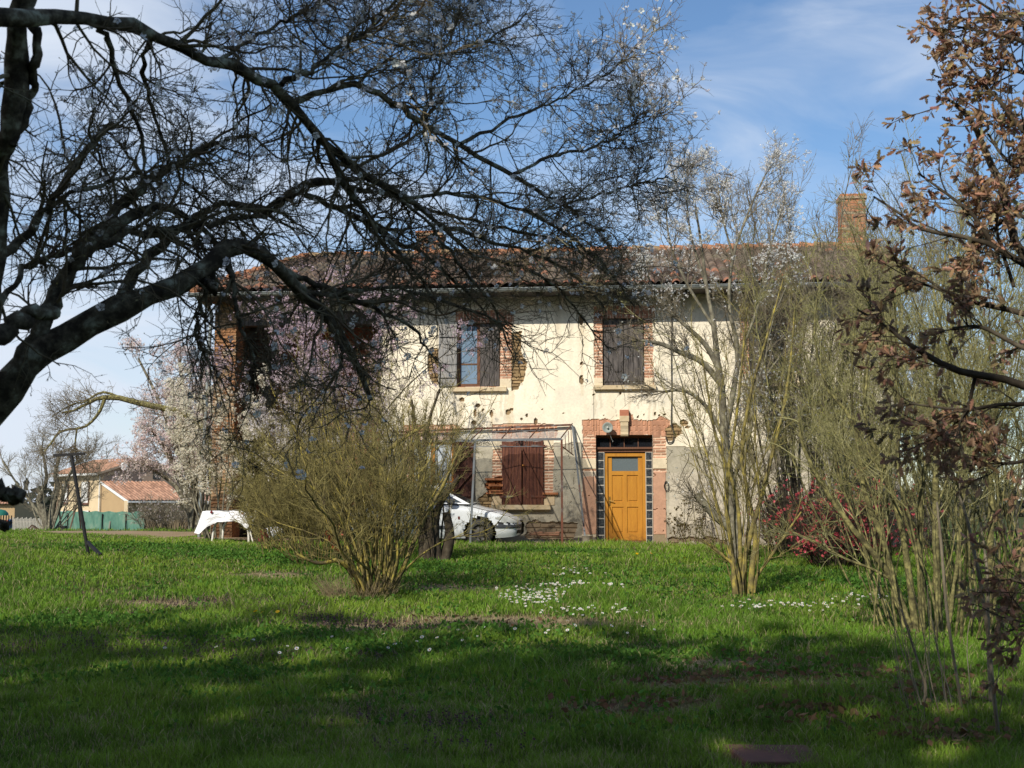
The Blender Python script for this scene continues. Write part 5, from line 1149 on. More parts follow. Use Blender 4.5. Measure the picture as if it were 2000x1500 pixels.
# ---- foreground plum
PL = [
 [(-90, 860, 5.6, 44), (0, 772, 5.6, 38), (60, 700, 5.6, 35), (140, 655, 5.65, 32), (230, 602, 5.7, 29), (330, 562, 5.8, 26), (430, 508, 5.9, 23), (485, 480, 6.0, 19), (537, 518, 6.1, 15), (583, 560, 6.2, 13), (640, 620, 6.3, 11), (690, 700, 6.4, 8), (725, 782, 6.5, 5)],
 [(45, 712, 5.6, 22), (70, 655, 5.6, 20), (96, 602, 5.65, 19), (121, 546, 5.7, 17), (154, 504, 5.7, 17), (200, 462, 5.8, 16), (261, 420, 5.9, 14), (317, 404, 6.0, 10), (373, 430, 6.1, 8), (425, 480, 6.2, 6)],
 [(154, 504, 5.7, 13), (219, 467, 5.8, 11), (289, 448, 5.9, 9), (373, 443, 6.0, 7), (440, 430, 6.1, 6), (520, 425, 6.3, 4)],
 [(110, 560, 5.7, 15), (187, 453, 5.8, 13), (233, 406, 5.9, 12), (271, 369, 5.9, 11), (317, 336, 6.0, 10), (373, 303, 6.0, 9), (430, 275, 6.1, 6), (500, 262, 6.3, 4)],
 [(222, 600, 5.7, 15), (252, 550, 5.9, 13), (289, 504, 6.0, 12), (336, 462, 6.2, 10), (390, 420, 6.4, 9), (450, 395, 6.5, 7), (520, 410, 6.6, 12), (583, 372, 6.6, 11), (640, 350, 6.7, 8), (700, 350, 6.8, 5)],
 [(-60, 690, 5.0, 22), (0, 655, 5.1, 20), (61, 613, 5.2, 18), (109, 611, 5.3, 16)],
 [(-60, 40, 4.6, 26), (0, 40, 4.7, 24), (79, 42, 4.8, 20), (154, 40, 5.0, 16), (210, 42, 5.1, 16), (270, 51, 5.2, 15), (327, 79, 5.4, 14), (387, 112, 5.5, 14), (448, 131, 5.7, 13), (504, 154, 5.8, 13), (537, 177, 5.9, 12), (583, 215, 6.0, 11), (620, 261, 6.2, 10), (672, 303, 6.3, 9), (728, 350, 6.5, 8), (793, 387, 6.6, 7), (860, 440, 6.8, 5), (930, 505, 7.0, 4)],
 [(550, 165, 5.8, 7), (607, 135, 5.9, 6), (663, 93, 6.0, 5), (723, 51, 6.1, 4), (790, -5, 6.2, 3)],
 [(560, 200, 6.0, 8), (625, 178, 6.1, 7), (690, 168, 6.2, 7), (747, 187, 6.3, 7), (793, 215, 6.4, 7), (830, 243, 6.6, 6), (900, 280, 6.9, 6), (1000, 340, 7.2, 5), (1100, 400, 7.6, 4), (1180, 452, 7.9, 3)],
 [(60, -60, 4.9, 28), (42, 0, 4.9, 26), (30, 120, 5.0, 24), (15, 260, 5.1, 22), (2, 340, 5.2, 20), (-10, 500, 5.3, 22), (-30, 660, 5.4, 26), (-70, 840, 5.6, 34)],
 [(72, 20, 5.0, 12), (67, 110, 5.0, 11), (60, 190, 5.1, 10), (25, 285, 5.1, 8)],
 [(-5, 520, 5.4, 11), (56, 443, 5.5, 10), (107, 383, 5.5, 9), (154, 317, 5.6, 8), (187, 275, 5.7, 7), (218, 230, 5.8, 4)],
 [(80, 415, 5.5, 5), (93, 406, 5.5, 5), (187, 364, 5.7, 5), (280, 336, 5.9, 4), (350, 318, 6.1, 3)],
 [(-10, 605, 5.4, 8), (51, 525, 5.6, 7), (100, 503, 5.7, 6), (160, 488, 5.9, 4)],
 [(728, 350, 6.5, 6), (830, 432, 6.7, 5), (900, 520, 6.9, 4), (960, 600, 7.1, 3), (1000, 690, 7.2, 2)],
 [(860, 440, 6.8, 5), (960, 468, 7.1, 5), (1060, 502, 7.4, 4), (1130, 545, 7.7, 3), (1185, 610, 7.9, 2)],
 [(900, 280, 6.9, 5), (1000, 232, 7.2, 4), (1100, 190, 7.5, 3), (1180, 150, 7.7, 2.5), (1245, 90, 7.9, 2)],
 [(1000, 340, 7.2, 5), (1100, 300, 7.5, 4), (1190, 275, 7.8, 3), (1262, 220, 8.0, 2)],
 [(830, 243, 6.6, 5), (850, 150, 6.7, 4), (880, 70, 6.8, 3.5), (905, -10, 6.9, 3)],
 [(690, 168, 6.2, 5), (760, 120, 6.4, 4), (860, 110, 6.7, 3.5), (950, 75, 7.0, 3), (1045, 20, 7.3, 2)],
 [(1100, 400, 7.6, 4), (1200, 372, 7.9, 3), (1305, 345, 8.2, 2)],
 [(583, 372, 6.6, 9), (680, 418, 6.8, 8), (800, 480, 7.0, 6), (900, 560, 7.2, 4), (985, 650, 7.4, 2)],
 [(640, 352, 6.7, 8), (740, 380, 6.9, 6), (880, 420, 7.2, 5), (1000, 450, 7.5, 4), (1110, 480, 7.8, 3), (1225, 565, 8.1, 2)],
 [(537, 518, 6.1, 10), (620, 556, 6.3, 8), (720, 600, 6.5, 6), (800, 640, 6.7, 4), (855, 705, 6.9, 2)],
 [(583, 560, 6.2, 9), (640, 575, 6.3, 7), (760, 560, 6.6, 5), (900, 600, 6.9, 4), (1010, 640, 7.2, 2)],
 [(445, 505, 5.9, 10), (458, 570, 5.9, 7), (470, 640, 5.9, 5), (520, 740, 6.0, 2)],
 [(415, 520, 5.9, 8), (395, 590, 5.9, 6), (388, 660, 5.9, 4), (440, 760, 6.0, 2)],
 [(640, 620, 6.3, 7), (668, 690, 6.3, 5), (650, 760, 6.3, 2)],
 [(540, 180, 5.9, 9), (620, 260, 6.2, 10), (660, 330, 6.3, 11), (700, 400, 6.4, 9), (760, 470, 6.6, 6), (830, 560, 6.8, 4), (870, 620, 6.9, 2)],
 [(300, 60, 5.3, 8), (280, 130, 5.5, 6), (300, 220, 5.8, 5), (340, 330, 6.0, 4), (420, 400, 6.2, 3)],
 [(200, 45, 5.1, 9), (212, 90, 5.2, 8), (235, 170, 5.3, 7), (268, 250, 5.4, 6), (285, 330, 5.4, 5), (300, 385, 5.4, 4), (266, 440, 5.3, 3)],
 [(930, 500, 7.0, 4), (1010, 520, 7.2, 4), (1090, 560, 7.5, 3), (1150, 640, 7.7, 2), (1195, 690, 7.8, 1.5)],
 [(420, 120, 5.6, 6), (520, 60, 5.9, 5), (600, 20, 6.1, 4), (680, -30, 6.3, 3)],
 [(793, 387, 6.6, 5), (900, 380, 6.9, 5), (1040, 420, 7.4, 4), (1160, 500, 7.8, 3), (1240, 600, 8.1, 2)],
 [(-30, 950, 4.2, 14), (10, 962, 4.2, 14), (48, 972, 4.2, 12)],
 [(-40, 1015, 4.0, 9), (0, 1022, 4.0, 9), (16, 1029, 4.0, 7)],
 [(390, 545, 5.9, 10), (418, 562, 5.8, 10)],
]
troot = at(-150, 985, 5.5); pb0 = np.array([troot[0] - .1, 5.6, float(zt(troot[0], 5.6))])
lp, lr = limbs(PL, 22); lr[14:34] *= .75; lr[:14] *= .88
lp[:, 1:-1] += rng.normal(0, .008, lp[:, 1:-1].shape); lr *= 1 + .10 * rng.normal(0, 1, lr.shape)
tk0 = resample(np.array([(*pb0, .20), (pb0[0] + .05, 5.6, 1.0, .155), (*lp[0, 0], .092)]), 22)[None]
tk1 = resample(np.array([(pb0[0] + .05, 5.6, 1.0, .15), (pb0[0] - .02, 5.5, 1.8, .11), (*lp[9, -1], .072)]), 22)[None]
pc = []
for i_, zz_ in ((5, 2.1), (34, 1.5), (35, 1.35), (13, 2.3), (11, 2.7)):
    tx_ = np.interp(zz_, [0, 1.0, 1.8, 2.4], [pb0[0], pb0[0] + .05, pb0[0] - .02, tk1[0, -1, 0]]); pc.append(resample(np.array([(tx_, 5.55, zz_, lr[i_, 0] * 1.15), (*((lp[i_, 0] + [tx_, 5.55, zz_ + .1]) / 2), lr[i_, 0] * 1.05), (*lp[i_, 0], lr[i_, 0])]), 22))
pc = np.array(pc)
LPs = np.vstack([lp, tk0[..., :3], tk1[..., :3], pc[..., :3]]); LRs = np.vstack([lr, tk0[..., 3], tk1[..., 3], pc[..., 3]])
plum = plant('plum_tree', pb0, 'old dark plum tree sprawling its twiggy limbs over the foreground', 'tree')
skip = (5, 34, 35, 36, 10); L_ = [i for i in range(len(PL)) if i in (0, 1, 2, 3, 4, 9, 11, 12, 13, 29, 30, 25, 26, 27)]; R_ = [i for i in range(len(PL)) if i not in L_ and i not in skip]
def both(f): return tuple(np.concatenate(q_) for q_ in zip(*f))
def lr2(s_): return lp[s_], lr[s_]
a1 = both([spawn(*lr2(L_), 11, .15, 1, .8, .22, .75, 9, .22, (0, 0, -.01), .55, .010, .0035, fall=.3), spawn(*lr2(R_), 21, .12, 1, .8, .22, .75, 9, .22, (0, 0, -.01), .55, .010, .0035, fall=.3)])
a1b = both([spawn(*lr2(L_), 4, .5, 1, .7, .35, .9, 10, .2, (.02, .02, -.03), .6, .010, .0035, fall=.3), spawn(*lr2(R_), 11, .4, 1, .7, .35, .9, 10, .2, (.02, .02, -.03), .6, .010, .0035, fall=.3)])
def thin(g, p0):
    B = g[0][:, -1] - CAM; fy = B[:, 1] * math.cos(PITCH) + B[:, 2] * math.sin(PITCH); uy = -B[:, 1] * math.sin(PITCH) + B[:, 2] * math.cos(PITCH)
    lowness = smooth(540, 660, CY - F * uy / fy) * smooth(-.9, -.3, B[:, 0])       # fewer twigs on the drooping side toward the house
    k_ = rng.random(len(B)) > lowness * p0; return g[0][k_], g[1][k_]
a1, a1b = thin(a1, .55), thin(a1b, .55)
A1P, A1R = a1; a2 = spawn(A1P, A1R, 8, .12, 1, .9, .12, .45, 7, .22, (0, 0, .01), .6, .0046, .0023)
a2b = spawn(*a1b, 8, .1, 1, .9, .12, .45, 7, .22, (0, 0, -.02), .6, .0046, .0023)
a2, a2b = thin(a2, .6), thin(a2b, .6)
a3 = spawn(*a2, 4, .1, 1, .9, .03, .16, 4, .12, (0, 0, .04), .7, .0026, .0017); a3b = spawn(*a2b, 4, .1, 1, .9, .03, .16, 4, .12, (0, 0, .02), .7, .0026, .0017)
lo = pb0
tubes('trunk', localise([(LPs, LRs, 9)], lo), B_plum, plum)
tubes('crown', localise([(*a1, 5), (*a1b, 5), (*a2, 4), (*a2b, 4), (*a3, 3), (*a3b, 3)], lo), B_plumtwig, plum)
T3 = np.concatenate([a3[0], a3b[0]])
p, d = pick(T3, 5200, .2, 1); p[::3] += rng.normal(0, .02, p[::3].shape); w = np.clip((p[:, 2] - 2.4) / 2.2, .2, 1); k = rng.random(len(p)) < w; p = p[k]
flowers('blossom', p - lo, rng.uniform(.028, .046, len(p)), tint(len(p), (.90, .90, .89), .06, .02), plum)
p, d = pick(T3, 9000, .3, 1); specks('bud', p - lo, d + rng.normal(0, .5, d.shape), rng.uniform(.008, .016, len(p)), rng.uniform(.002, .004, len(p)), tint(len(p), (.30, .27, .13), .35), plum)

# ---- generic shrub
def shrub(name, base, label, cat, nst, rb, L, tilt, r0, mats, k=(9, 6, 4), l=((.5, 1.0), (.2, .45), (.06, .18)), trop=(0, 0, .05), r=(.008, .004, .002), extra=None, group=None, ang=.5, start=.3, wig=.09, t1=(0, 0, .05), rx=1.0, ek=1.0):
    o = plant(name, base, label, cat, group); S = stems(base, nst, rb, L, tilt, r0, wig=wig, trop=trop, rx=rx)
    SP, SR = S
    if extra is not None:
        ep, er = limbs(extra, SP.shape[1], ek); SP = np.vstack([SP, ep]); SR = np.vstack([SR, er])
    b1 = spawn(SP, SR, k[0], start, 1, ang, *l[0], 8, .12, t1, .6, r[0], r[0] * .5, fall=.4)
    b2 = spawn(*b1, k[1], .15, 1, ang + .1, *l[1], 6, .14, t1, .6, r[1], r[1] * .6)
    b3 = spawn(*b2, k[2], .15, 1, ang + .2, *l[2], 4, .12, t1, .7, r[2], r[2] * .7) if k[2] else (np.zeros((0, 4, 3)), np.zeros((0, 4)))
    tubes('stem', localise([(SP, SR, 7)], base), mats[0], o); tubes('crown', localise([(*b1, 5), (*b2, 4), (*b3, 3)], base), mats[1], o)
    return o, (SP, SR), b1, b2, b3

# ---- lilac in the middle
b = ground(735, 1166)
lil_ex = [[(760, 1150, b[1], 16), (765, 1080, b[1], 13), (757, 1000, b[1], 12), (745, 920, b[1], 11), (760, 880, b[1], 9), (790, 855, b[1], 7), (830, 830, b[1], 5)],
          [(720, 1150, b[1], 12), (690, 1120, b[1] - .2, 10), (660, 1095, b[1] - .4, 8), (620, 1100, b[1] - .5, 6), (575, 1080, b[1] - .6, 4)],
          [(770, 1150, b[1], 10), (800, 1080, b[1], 8), (830, 1010, b[1], 7), (870, 940, b[1], 6), (900, 870, b[1] + .1, 4)],
          [(725, 1155, b[1], 11), (690, 1060, b[1], 9), (640, 970, b[1], 8), (600, 890, b[1], 6), (570, 830, b[1], 4)]]
o, S, b1, b2, b3 = shrub('lilac_shrub', b, 'bare lilac shrub with yellow lichen on its many stems, mid lawn', 'shrub', 62, .20, (2.1, 3.8), (2, 37), (.006, .022), (B_lichen, B_lictwig), (8, 6, 3), ((.4, .9), (.15, .45), (.05, .16)), extra=lil_ex, r=(.008, .0042, .0028), trop=(-.014, 0, .055), wig=.15, ang=.65, t1=(-.012, 0, .05), rx=.5, ek=.55)
p, d = pick(b2[0], 1500, .85, 1); k = (p[:, 2] > b[2] + 2.1) & (rng.random(len(p)) < .8); p = p[k]; p = np.repeat(p, 5, 0) + rng.normal(0, .018, (k.sum() * 5, 3))
specks('seed_head', p - b, rng.normal(0, 1, p.shape), .022, .006, tint(len(p), (.13, .075, .055), .3), o)
p, d = pick(b2[0], 5000, .3, 1); specks('bud', p - b, d, .018, .004, tint(len(p), (.22, .19, .07), .3), o)
# dead straw at the foot
nd = 420; a = rng.uniform(0, 2 * PI, nd); rr = .25 + .25 * rng.random(nd)
gP, gR = grow(b + np.stack([np.cos(a) * rr - .25, np.sin(a) * rr * .6 - .12, 0 * a], -1), np.stack([np.cos(a) * .5, np.sin(a) * .5, 1 + 0 * a], -1), rng.uniform(.12, .42, nd), np.full(nd, .003), 5, .12, (0, 0, -.12)); tubes('dead_grass', localise([(gP, gR, 3)], b), simple('straw', (.34, .27, .16), (.26, .20, .12), rough=.95, bmp=0), o)
# ---- second shrub behind it, with cut stubs
b = ground(850, 1098)
ex = [[(854, 1095, b[1], 16), (849, 1040, b[1], 12), (859, 985, b[1], 9), (899, 930, b[1] - .3, 6)], [(834, 1095, b[1], 17), (839, 1050, b[1], 15), (844, 1010, b[1], 14)], [(869, 1095, b[1], 14), (879, 1050, b[1], 12), (872, 1000, b[1], 10)],
      [(824, 1090, b[1], 8), (822, 1000, b[1], 7), (826, 900, b[1], 6), (839, 820, b[1], 4), (859, 760, b[1], 3)], [(849, 1090, b[1], 7), (839, 960, b[1], 6), (816, 860, b[1], 5), (804, 780, b[1], 3)]]
_bl = B_lichen; B_lichen = B_dark; o, S, b1, b2, b3 = shrub('pruned_shrub', b, 'cut back shrub with thick sawn stubs between lilac and parked car', 'shrub', 14, .22, (1.5, 3.2), (1, 10), (.008, .018), (B_lichen, B_lictwig), (7, 5, 3), ((.25, .55), (.1, .3), (.05, .13)), extra=ex, r=(.008, .0045, .003), trop=(-.02, 0, .05), rx=.3, ek=.8)
B_lichen = _bl
# dense low growth, olive twigs on the left of the lilac
for px, py, lab, n, L in ((625, 1104, 'dense olive grey shrub left of the lilac', 60, (1.4, 2.7)), (755, 1095, 'dense grey brown shrub behind the lilac trunk', 48, (1.8, 3.3)), (560, 1082, 'low dense twiggy bush right of the garden table', 44, (.8, 1.7))):
    b = ground(px, py); o, S, b1, b2, b3 = shrub('dense_shrub', b, lab, 'shrub', n, .45, L, (4, 50), (.006, .013), (B_lichen, B_lictwig), (9, 7, 3), ((.35, .8), (.15, .4), (.05, .15)), r=(.008, .005, .0034), rx=.5, group='dense shrubs around the lilac')
    p, d = pick(b2[0], 3500, .3, 1); specks('bud', p - b, d, .03, .007, tint(len(p), (.20, .175, .07), .3), o)

# ---- pink cherry plum in front of the barn bay
b = np.array([*at(640, 1060, 26.4)[:2], 0]); b[2] = zt(b[0], b[1])
o, S, b1, b2, b3 = shrub('pink_blossom_tree', b, 'pink blossoming cherry plum in front of the open barn bay', 'tree', 17, .18, (3.6, 6.0), (2, 24), (.020, .04), (B_dark, B_greytwig), (13, 8, 4), ((.6, 1.5), (.25, .6), (.08, .22)), r=(.012, .006, .0035), trop=(0, 0, .035), ang=.6)
p, d = clump(*pick(b3[0], 13000, .1, 1), 4, .035); up_ = smooth(b[2] + 2.2, b[2] + 4.2, p[:, 2])[:, None]
flowers('blossom', p - b, rng.uniform(.04, .065, len(p)), np.clip(np.array([.84, .79, .78]) * (1 - up_) + np.array([.70, .54, .61]) * up_ + rng.normal(0, .05, (len(p), 1)), 0, .9), o, 4)
# ---- white blossom shrub at the corner of the house
b = np.array([*at(428, 1054, 29.0)[:2], 0]); b[2] = zt(b[0], b[1])
o, S, b1, b2, b3 = shrub('white_blossom_shrub', b, 'creamy white blossoming shrub at the left corner of the farmhouse', 'shrub', 13, .3, (2.4, 4.3), (2, 27), (.014, .028), (B_grey, B_greytwig), (10, 7, 3), ((.4, 1.0), (.2, .5), (.06, .18)), r=(.009, .005, .003))
p, d = clump(*pick(b3[0], 9500, .0, 1), 4, .035); k = p[:, 2] > b[2] + .7; p = p[k]; flowers('blossom', p - b, rng.uniform(.04, .06, len(p)), tint(len(p), (.84, .79, .66), .1, .02), o, 4)
# ---- pale pink tree beyond the left end of the house
b = np.array([*at(388, 1034, 42)[:2], 0]); b[2] = zt(b[0], b[1]); Y = 42
ex = [[(388, 1034, Y, 9), (375, 985, Y, 8), (345, 920, Y, 7), (325, 880, Y, 5), (290, 830, Y, 3)], [(385, 1034, Y, 8), (380, 960, Y, 7), (372, 870, Y, 6), (360, 780, Y, 4), (350, 700, Y, 3)], [(384, 1034, Y, 7), (350, 960, Y, 5), (320, 930, Y, 4), (280, 910, Y, 2)], [(392, 1034, Y, 7), (395, 930, Y, 5), (398, 830, Y, 4), (400, 720, Y, 2)], [(388, 1034, Y, 6), (372, 930, Y, 5), (330, 830, Y, 4), (300, 760, Y, 3), (270, 700, Y, 2)]]
o, S, b1, b2, b3 = shrub('pale_pink_tree', b, 'pale pink blossoming tree beyond the left corner of the farmhouse', 'tree', 10, .3, (4, 6.5), (4, 30), (.03, .06), (B_grey, B_greytwig), (13, 8, 4), ((.8, 2.0), (.4, 1.0), (.15, .4)), extra=ex, r=(.016, .009, .006), ang=.6, trop=(-.012, 0, .03))
p, d = clump(*pick(b3[0], 20000, 0, 1), 4, .06); flowers('blossom', p - b, rng.uniform(.06, .095, len(p)), tint(len(p), (.82, .70, .67), .12, .03), o, 4)
# ---- gnarled arching tree
b = np.array([*at(425, 1036, 39)[:2], 0]); b[2] = zt(b[0], b[1]); Y = 38
ex = [[(425, 1036, 39, 14), (415, 930, Y, 13), (408, 850, Y, 12), (372, 815, Y, 11), (330, 798, Y, 10), (290, 792, Y, 10), (240, 778, Y, 9), (205, 776, Y, 8), (180, 782, Y, 6), (150, 800, Y, 4), (120, 806, Y, 3)],
      [(205, 778, Y, 6), (192, 808, Y, 5), (165, 834, Y, 4), (120, 842, Y, 4), (98, 868, Y, 3), (80, 890, Y, 2)], [(150, 838, Y, 3), (147, 870, Y, 2.5), (150, 895, Y, 2)], [(240, 778, Y, 4), (200, 766, Y, 4), (165, 785, Y, 3), (140, 790, Y, 2), (100, 815, Y, 1.5)]]
o, S, b1, b2, b3 = shrub('gnarled_tree', b, 'gnarled lichen covered tree arching above the cream house', 'tree', 2, .1, (4.5, 5.4), (2, 8), (.04, .05), (B_green, B_greytwig), (34, 7, 3), ((.5, 1.5), (.25, .7), (.1, .3)), extra=ex, ek=.62, r=(.014, .008, .0055), ang=.9, start=.35, t1=(-.02, 0, .06))
# ---- bare tree at the far left
b = np.array([*at(92, 1033, 62)[:2], 0]); b[2] = zt(b[0], b[1]); Y = 62
ex = [[(90, 1033, Y, 8), (88, 1010, Y, 8), (76, 975, Y, 6), (88, 950, Y, 4), (90, 920, Y, 3), (80, 870, Y, 2)], [(98, 1033, Y, 7), (103, 990, Y, 6), (112, 950, Y, 5), (108, 925, Y, 4), (120, 880, Y, 2)], [(100, 1030, Y, 5), (118, 985, Y, 4), (130, 940, Y, 3), (150, 900, Y, 2)], [(88, 1020, Y, 4), (60, 980, Y, 3), (30, 940, Y, 2), (5, 900, Y, 2)]]
o, S, b1, b2, b3 = shrub('bare_tree', b, 'bare grey twiggy tree by the bin beyond the far fence', 'tree', 7, .3, (3.5, 5.6), (8, 52), (.03, .05), (B_grey, B_greytwig), (12, 8, 4), ((.8, 1.8), (.4, .9), (.15, .4)), extra=ex, r=(.02, .012, .009), ang=.55, trop=(0, 0, .03))
# ---- dry brown thicket by the annexe
b = np.array([*at(335, 1032, 60)[:2], 0]); b[2] = zt(b[0], b[1])
o, S, b1, b2, b3 = shrub('dry_thicket', b, 'dry brown thicket below the pale pink tree by the low annexe', 'shrub', 80, 1.3, (.9, 1.9), (2, 60), (.012, .025), (B_dark, B_greytwig), (7, 5, 0), ((.4, .9), (.2, .5), (.1, .2)), r=(.014, .01, .006))
p, d = pick(b2[0], 500, 0, 1); flowers('blossom', p - b, .07, tint(len(p), (.72, .62, .58), .1), o, 4)

# ---- right of centre: lichen shrub in front, plum with white blossom behind
b = ground(1452, 1166); Y = b[1]
ex = [[(1436, 1165, Y, 5.8), (1432, 1100, Y, 5.0), (1425, 1040, Y, 4.3), (1418, 980, Y, 4.3), (1425, 900, Y, 3.6), (1440, 800, Y, 2.9), (1450, 700, Y, 2.2), (1460, 600, Y, 1.4)], [(1450, 1165, Y, 6.5), (1455, 1090, Y, 5.8), (1470, 1030, Y, 5.0), (1490, 960, Y, 4.3), (1510, 880, Y, 3.6), (1530, 800, Y, 2.9), (1545, 700, Y, 2.2), (1552, 600, Y, 1.4)],
      [(1465, 1165, Y, 6.5), (1470, 1100, Y, 5.8), (1476, 1040, Y, 4.3), (1460, 960, Y, 3.6), (1448, 880, Y, 3.6), (1468, 760, Y, 2.9), (1500, 650, Y, 2.2), (1530, 545, Y, 1.4)], [(1470, 1160, Y, 4.3), (1476, 1130, Y, 3.6), (1500, 1095, Y, 2.9), (1530, 1050, Y, 2.9), (1565, 1000, Y, 1.4)], [(1436, 1150, Y, 4.3), (1432, 1105, Y, 3.6), (1400, 1075, Y, 2.9), (1370, 1052, Y, 1.4)], [(1442, 1165, Y, 5.0), (1446, 1060, Y, 4.3), (1436, 960, Y, 3.6), (1400, 860, Y, 2.9), (1385, 780, Y, 2.2), (1370, 690, Y, 1.4)]]
o, S, b1, b2, b3 = shrub('lichen_shrub', b, 'slender lichen yellow shrub rising from the lawn by the red quince', 'shrub', 14, .16, (2.4, 4.6), (1, 24), (.007, .015), (B_lichen, B_lictwig), (9, 6, 3), ((.4, .9), (.15, .4), (.05, .15)), extra=ex, r=(.007, .004, .0024), ang=.45)
p, d = pick(b2[0], 3500, .3, 1); specks('bud', p - b, d, .018, .004, tint(len(p), (.24, .22, .07), .3), o)
b = np.array([*at(1436, 1085, 21.5)[:2], 0]); b[2] = zt(b[0], b[1]); Y = 21.5
ex = [[(1440, 1090, Y, 11.5), (1436, 1020, Y, 10.8), (1425, 940, Y, 10.1), (1415, 850, Y, 8.6), (1410, 760, Y, 7.2), (1400, 700, Y, 6.5), (1395, 640, Y, 5.0), (1380, 560, Y, 3.6), (1370, 480, Y, 2.9), (1358, 400, Y, 1.4)], [(1430, 1050, Y, 10.1), (1425, 1030, Y, 10.1), (1395, 1005, Y, 8.6), (1360, 966, Y, 7.9)], [(1408, 750, Y, 6.5), (1372, 708, Y, 5.8), (1332, 690, Y, 5.0), (1292, 672, Y, 4.3), (1248, 664, Y, 2.2)], [(1412, 850, Y, 5.0), (1384, 800, Y, 4.3), (1352, 770, Y, 3.6), (1322, 762, Y, 2.9), (1290, 765, Y, 2.2), (1262, 752, Y, 1.4)],
      [(1402, 715, Y, 5.8), (1375, 670, Y, 5.0), (1332, 630, Y, 3.6), (1290, 590, Y, 2.9), (1262, 530, Y, 1.4)], [(1415, 850, Y, 6.5), (1442, 700, Y, 5.0), (1424, 600, Y, 3.6), (1432, 500, Y, 2.9), (1460, 420, Y, 2.2), (1490, 350, Y, 1.4), (1512, 318, Y, 1.1)], [(1380, 560, Y, 2.9), (1352, 470, Y, 2.2), (1342, 400, Y, 1.4), (1345, 335, Y, 1.1)], [(1442, 700, Y, 3.6), (1480, 600, Y, 2.9), (1500, 500, Y, 2.2), (1530, 400, Y, 1.4)], [(1425, 950, Y, 5.0), (1455, 880, Y, 4.3), (1475, 800, Y, 2.9), (1500, 730, Y, 2.2), (1530, 690, Y, 1.4)], [(1432, 500, Y, 2.2), (1410, 420, Y, 1.8), (1400, 340, Y, 1.1)], [(1395, 640, Y, 3.6), (1345, 560, Y, 2.9), (1310, 480, Y, 2.2), (1300, 400, Y, 1.4)]]
o, S, b1, b2, b3 = shrub('white_plum_tree', b, 'grey barked plum with white blossom at its top by the rose bush', 'tree', 4, .15, (4.2, 5.6), (2, 14), (.014, .022), (B_grey, B_greytwig), (20, 8, 4), ((.4, 1.1), (.2, .5), (.06, .18)), extra=ex, r=(.010, .0055, .0036), ang=.6)
p, d = clump(*pick(b3[0], 14000, .0, 1), 3, .03); w = .05 + .95 * smooth(b[2] + 4.4, b[2] + 5.6, p[:, 2]) + .22 * ((np.abs(p[:, 2] - b[2] - 3.0) < .5) & (p[:, 0] > b[0])); p = p[rng.random(len(p)) < w]
flowers('blossom', p - b, rng.uniform(.035, .05, len(p)), tint(len(p), (.80, .79, .76), .1, .02), o, 4)
# second white tree further behind, its flowers level with the upper window
b = np.array([*at(1560, 1075, 24.5)[:2], 0]); b[2] = zt(b[0], b[1])
o, S, b1, b2, b3 = shrub('late_plum_tree', b, 'plum with scattered white flowers in front of the right upper window', 'tree', 12, .35, (3.4, 5.4), (3, 26), (.02, .045), (B_dark, B_greytwig), (12, 7, 4), ((.5, 1.2), (.2, .6), (.08, .2)), r=(.012, .006, .004), ang=.6)
p, d = pick(b3[0], 1500, .0, 1); k = (p[:, 2] < b[2] + 4.6) & (p[:, 2] > b[2] + 2.2); p = p[k]; flowers('blossom', p - b, .045, tint(len(p), (.80, .79, .77), .1, .02), o, 4)
# tall bare trees close to the right end of the house
for px, py, Y, lab, n, L, tl in ((1575, 1075, 25.0, 'tall pale bare tree between the white plum and the chimney', 12, (5.6, 7.8), (1, 16)), (1655, 1075, 25.5, 'tall fine twigged bare tree in front of the right chimney', 16, (6.0, 8.4), (1, 15)), (1850, 1080, 27, 'tall bare grey tree beyond the right end of the farmhouse', 14, (6.5, 9.0), (1, 18)), (1990, 1080, 24, 'bare tree behind the oak at the right edge', 14, (5.0, 7.6), (2, 24))):
    b = np.array([*at(px, py, Y)[:2], 0]); b[2] = zt(b[0], b[1])
    o, S, b1, b2, b3 = shrub('tall_bare_tree', b, lab, 'tree', n, .4, L, tl, (.018, .034), (B_grey, B_greytwig), (18, 9, 3), ((.7, 1.7), (.3, .8), (.1, .28)), r=(.013, .0075, .0055), ang=.5, trop=(0, 0, .03), group='tall bare trees at the right end of the house')
    p, d = pick(b2[0], 2500, .3, 1); specks('bud', p - b, d, .035, .007, tint(len(p), (.25, .24, .08), .3), o)
# ---- dark conifer
b = np.array([*at(1700, 1080, 26.5)[:2], 0]); b[2] = zt(b[0], b[1]); cf = plant('conifer', b, 'dark blue green conifer half hidden behind the red quince', 'tree')
S = stems(b, 1, .01, (3.2, 3.2), (0, 1), (.07, .07), wig=.01); k1 = spawn(*S, 90, .1, 1, 1.3, .9, 1.2, 6, .06, (0, 0, -.02), .5, .02, .008, fall=.85); k2 = spawn(*k1, 8, .2, 1, .8, .15, .4, 4, .1, (0, 0, 0), .5, .006, .003)
tubes('trunk', localise([(*S, 7), (*k1, 4)], b), B_dark, cf); p, d = pick(k2[0], 12000); specks('crown', p - b, d + rng.normal(0, .6, d.shape), .07, .008, tint(len(p), (.05, .085, .075), .3), cf)
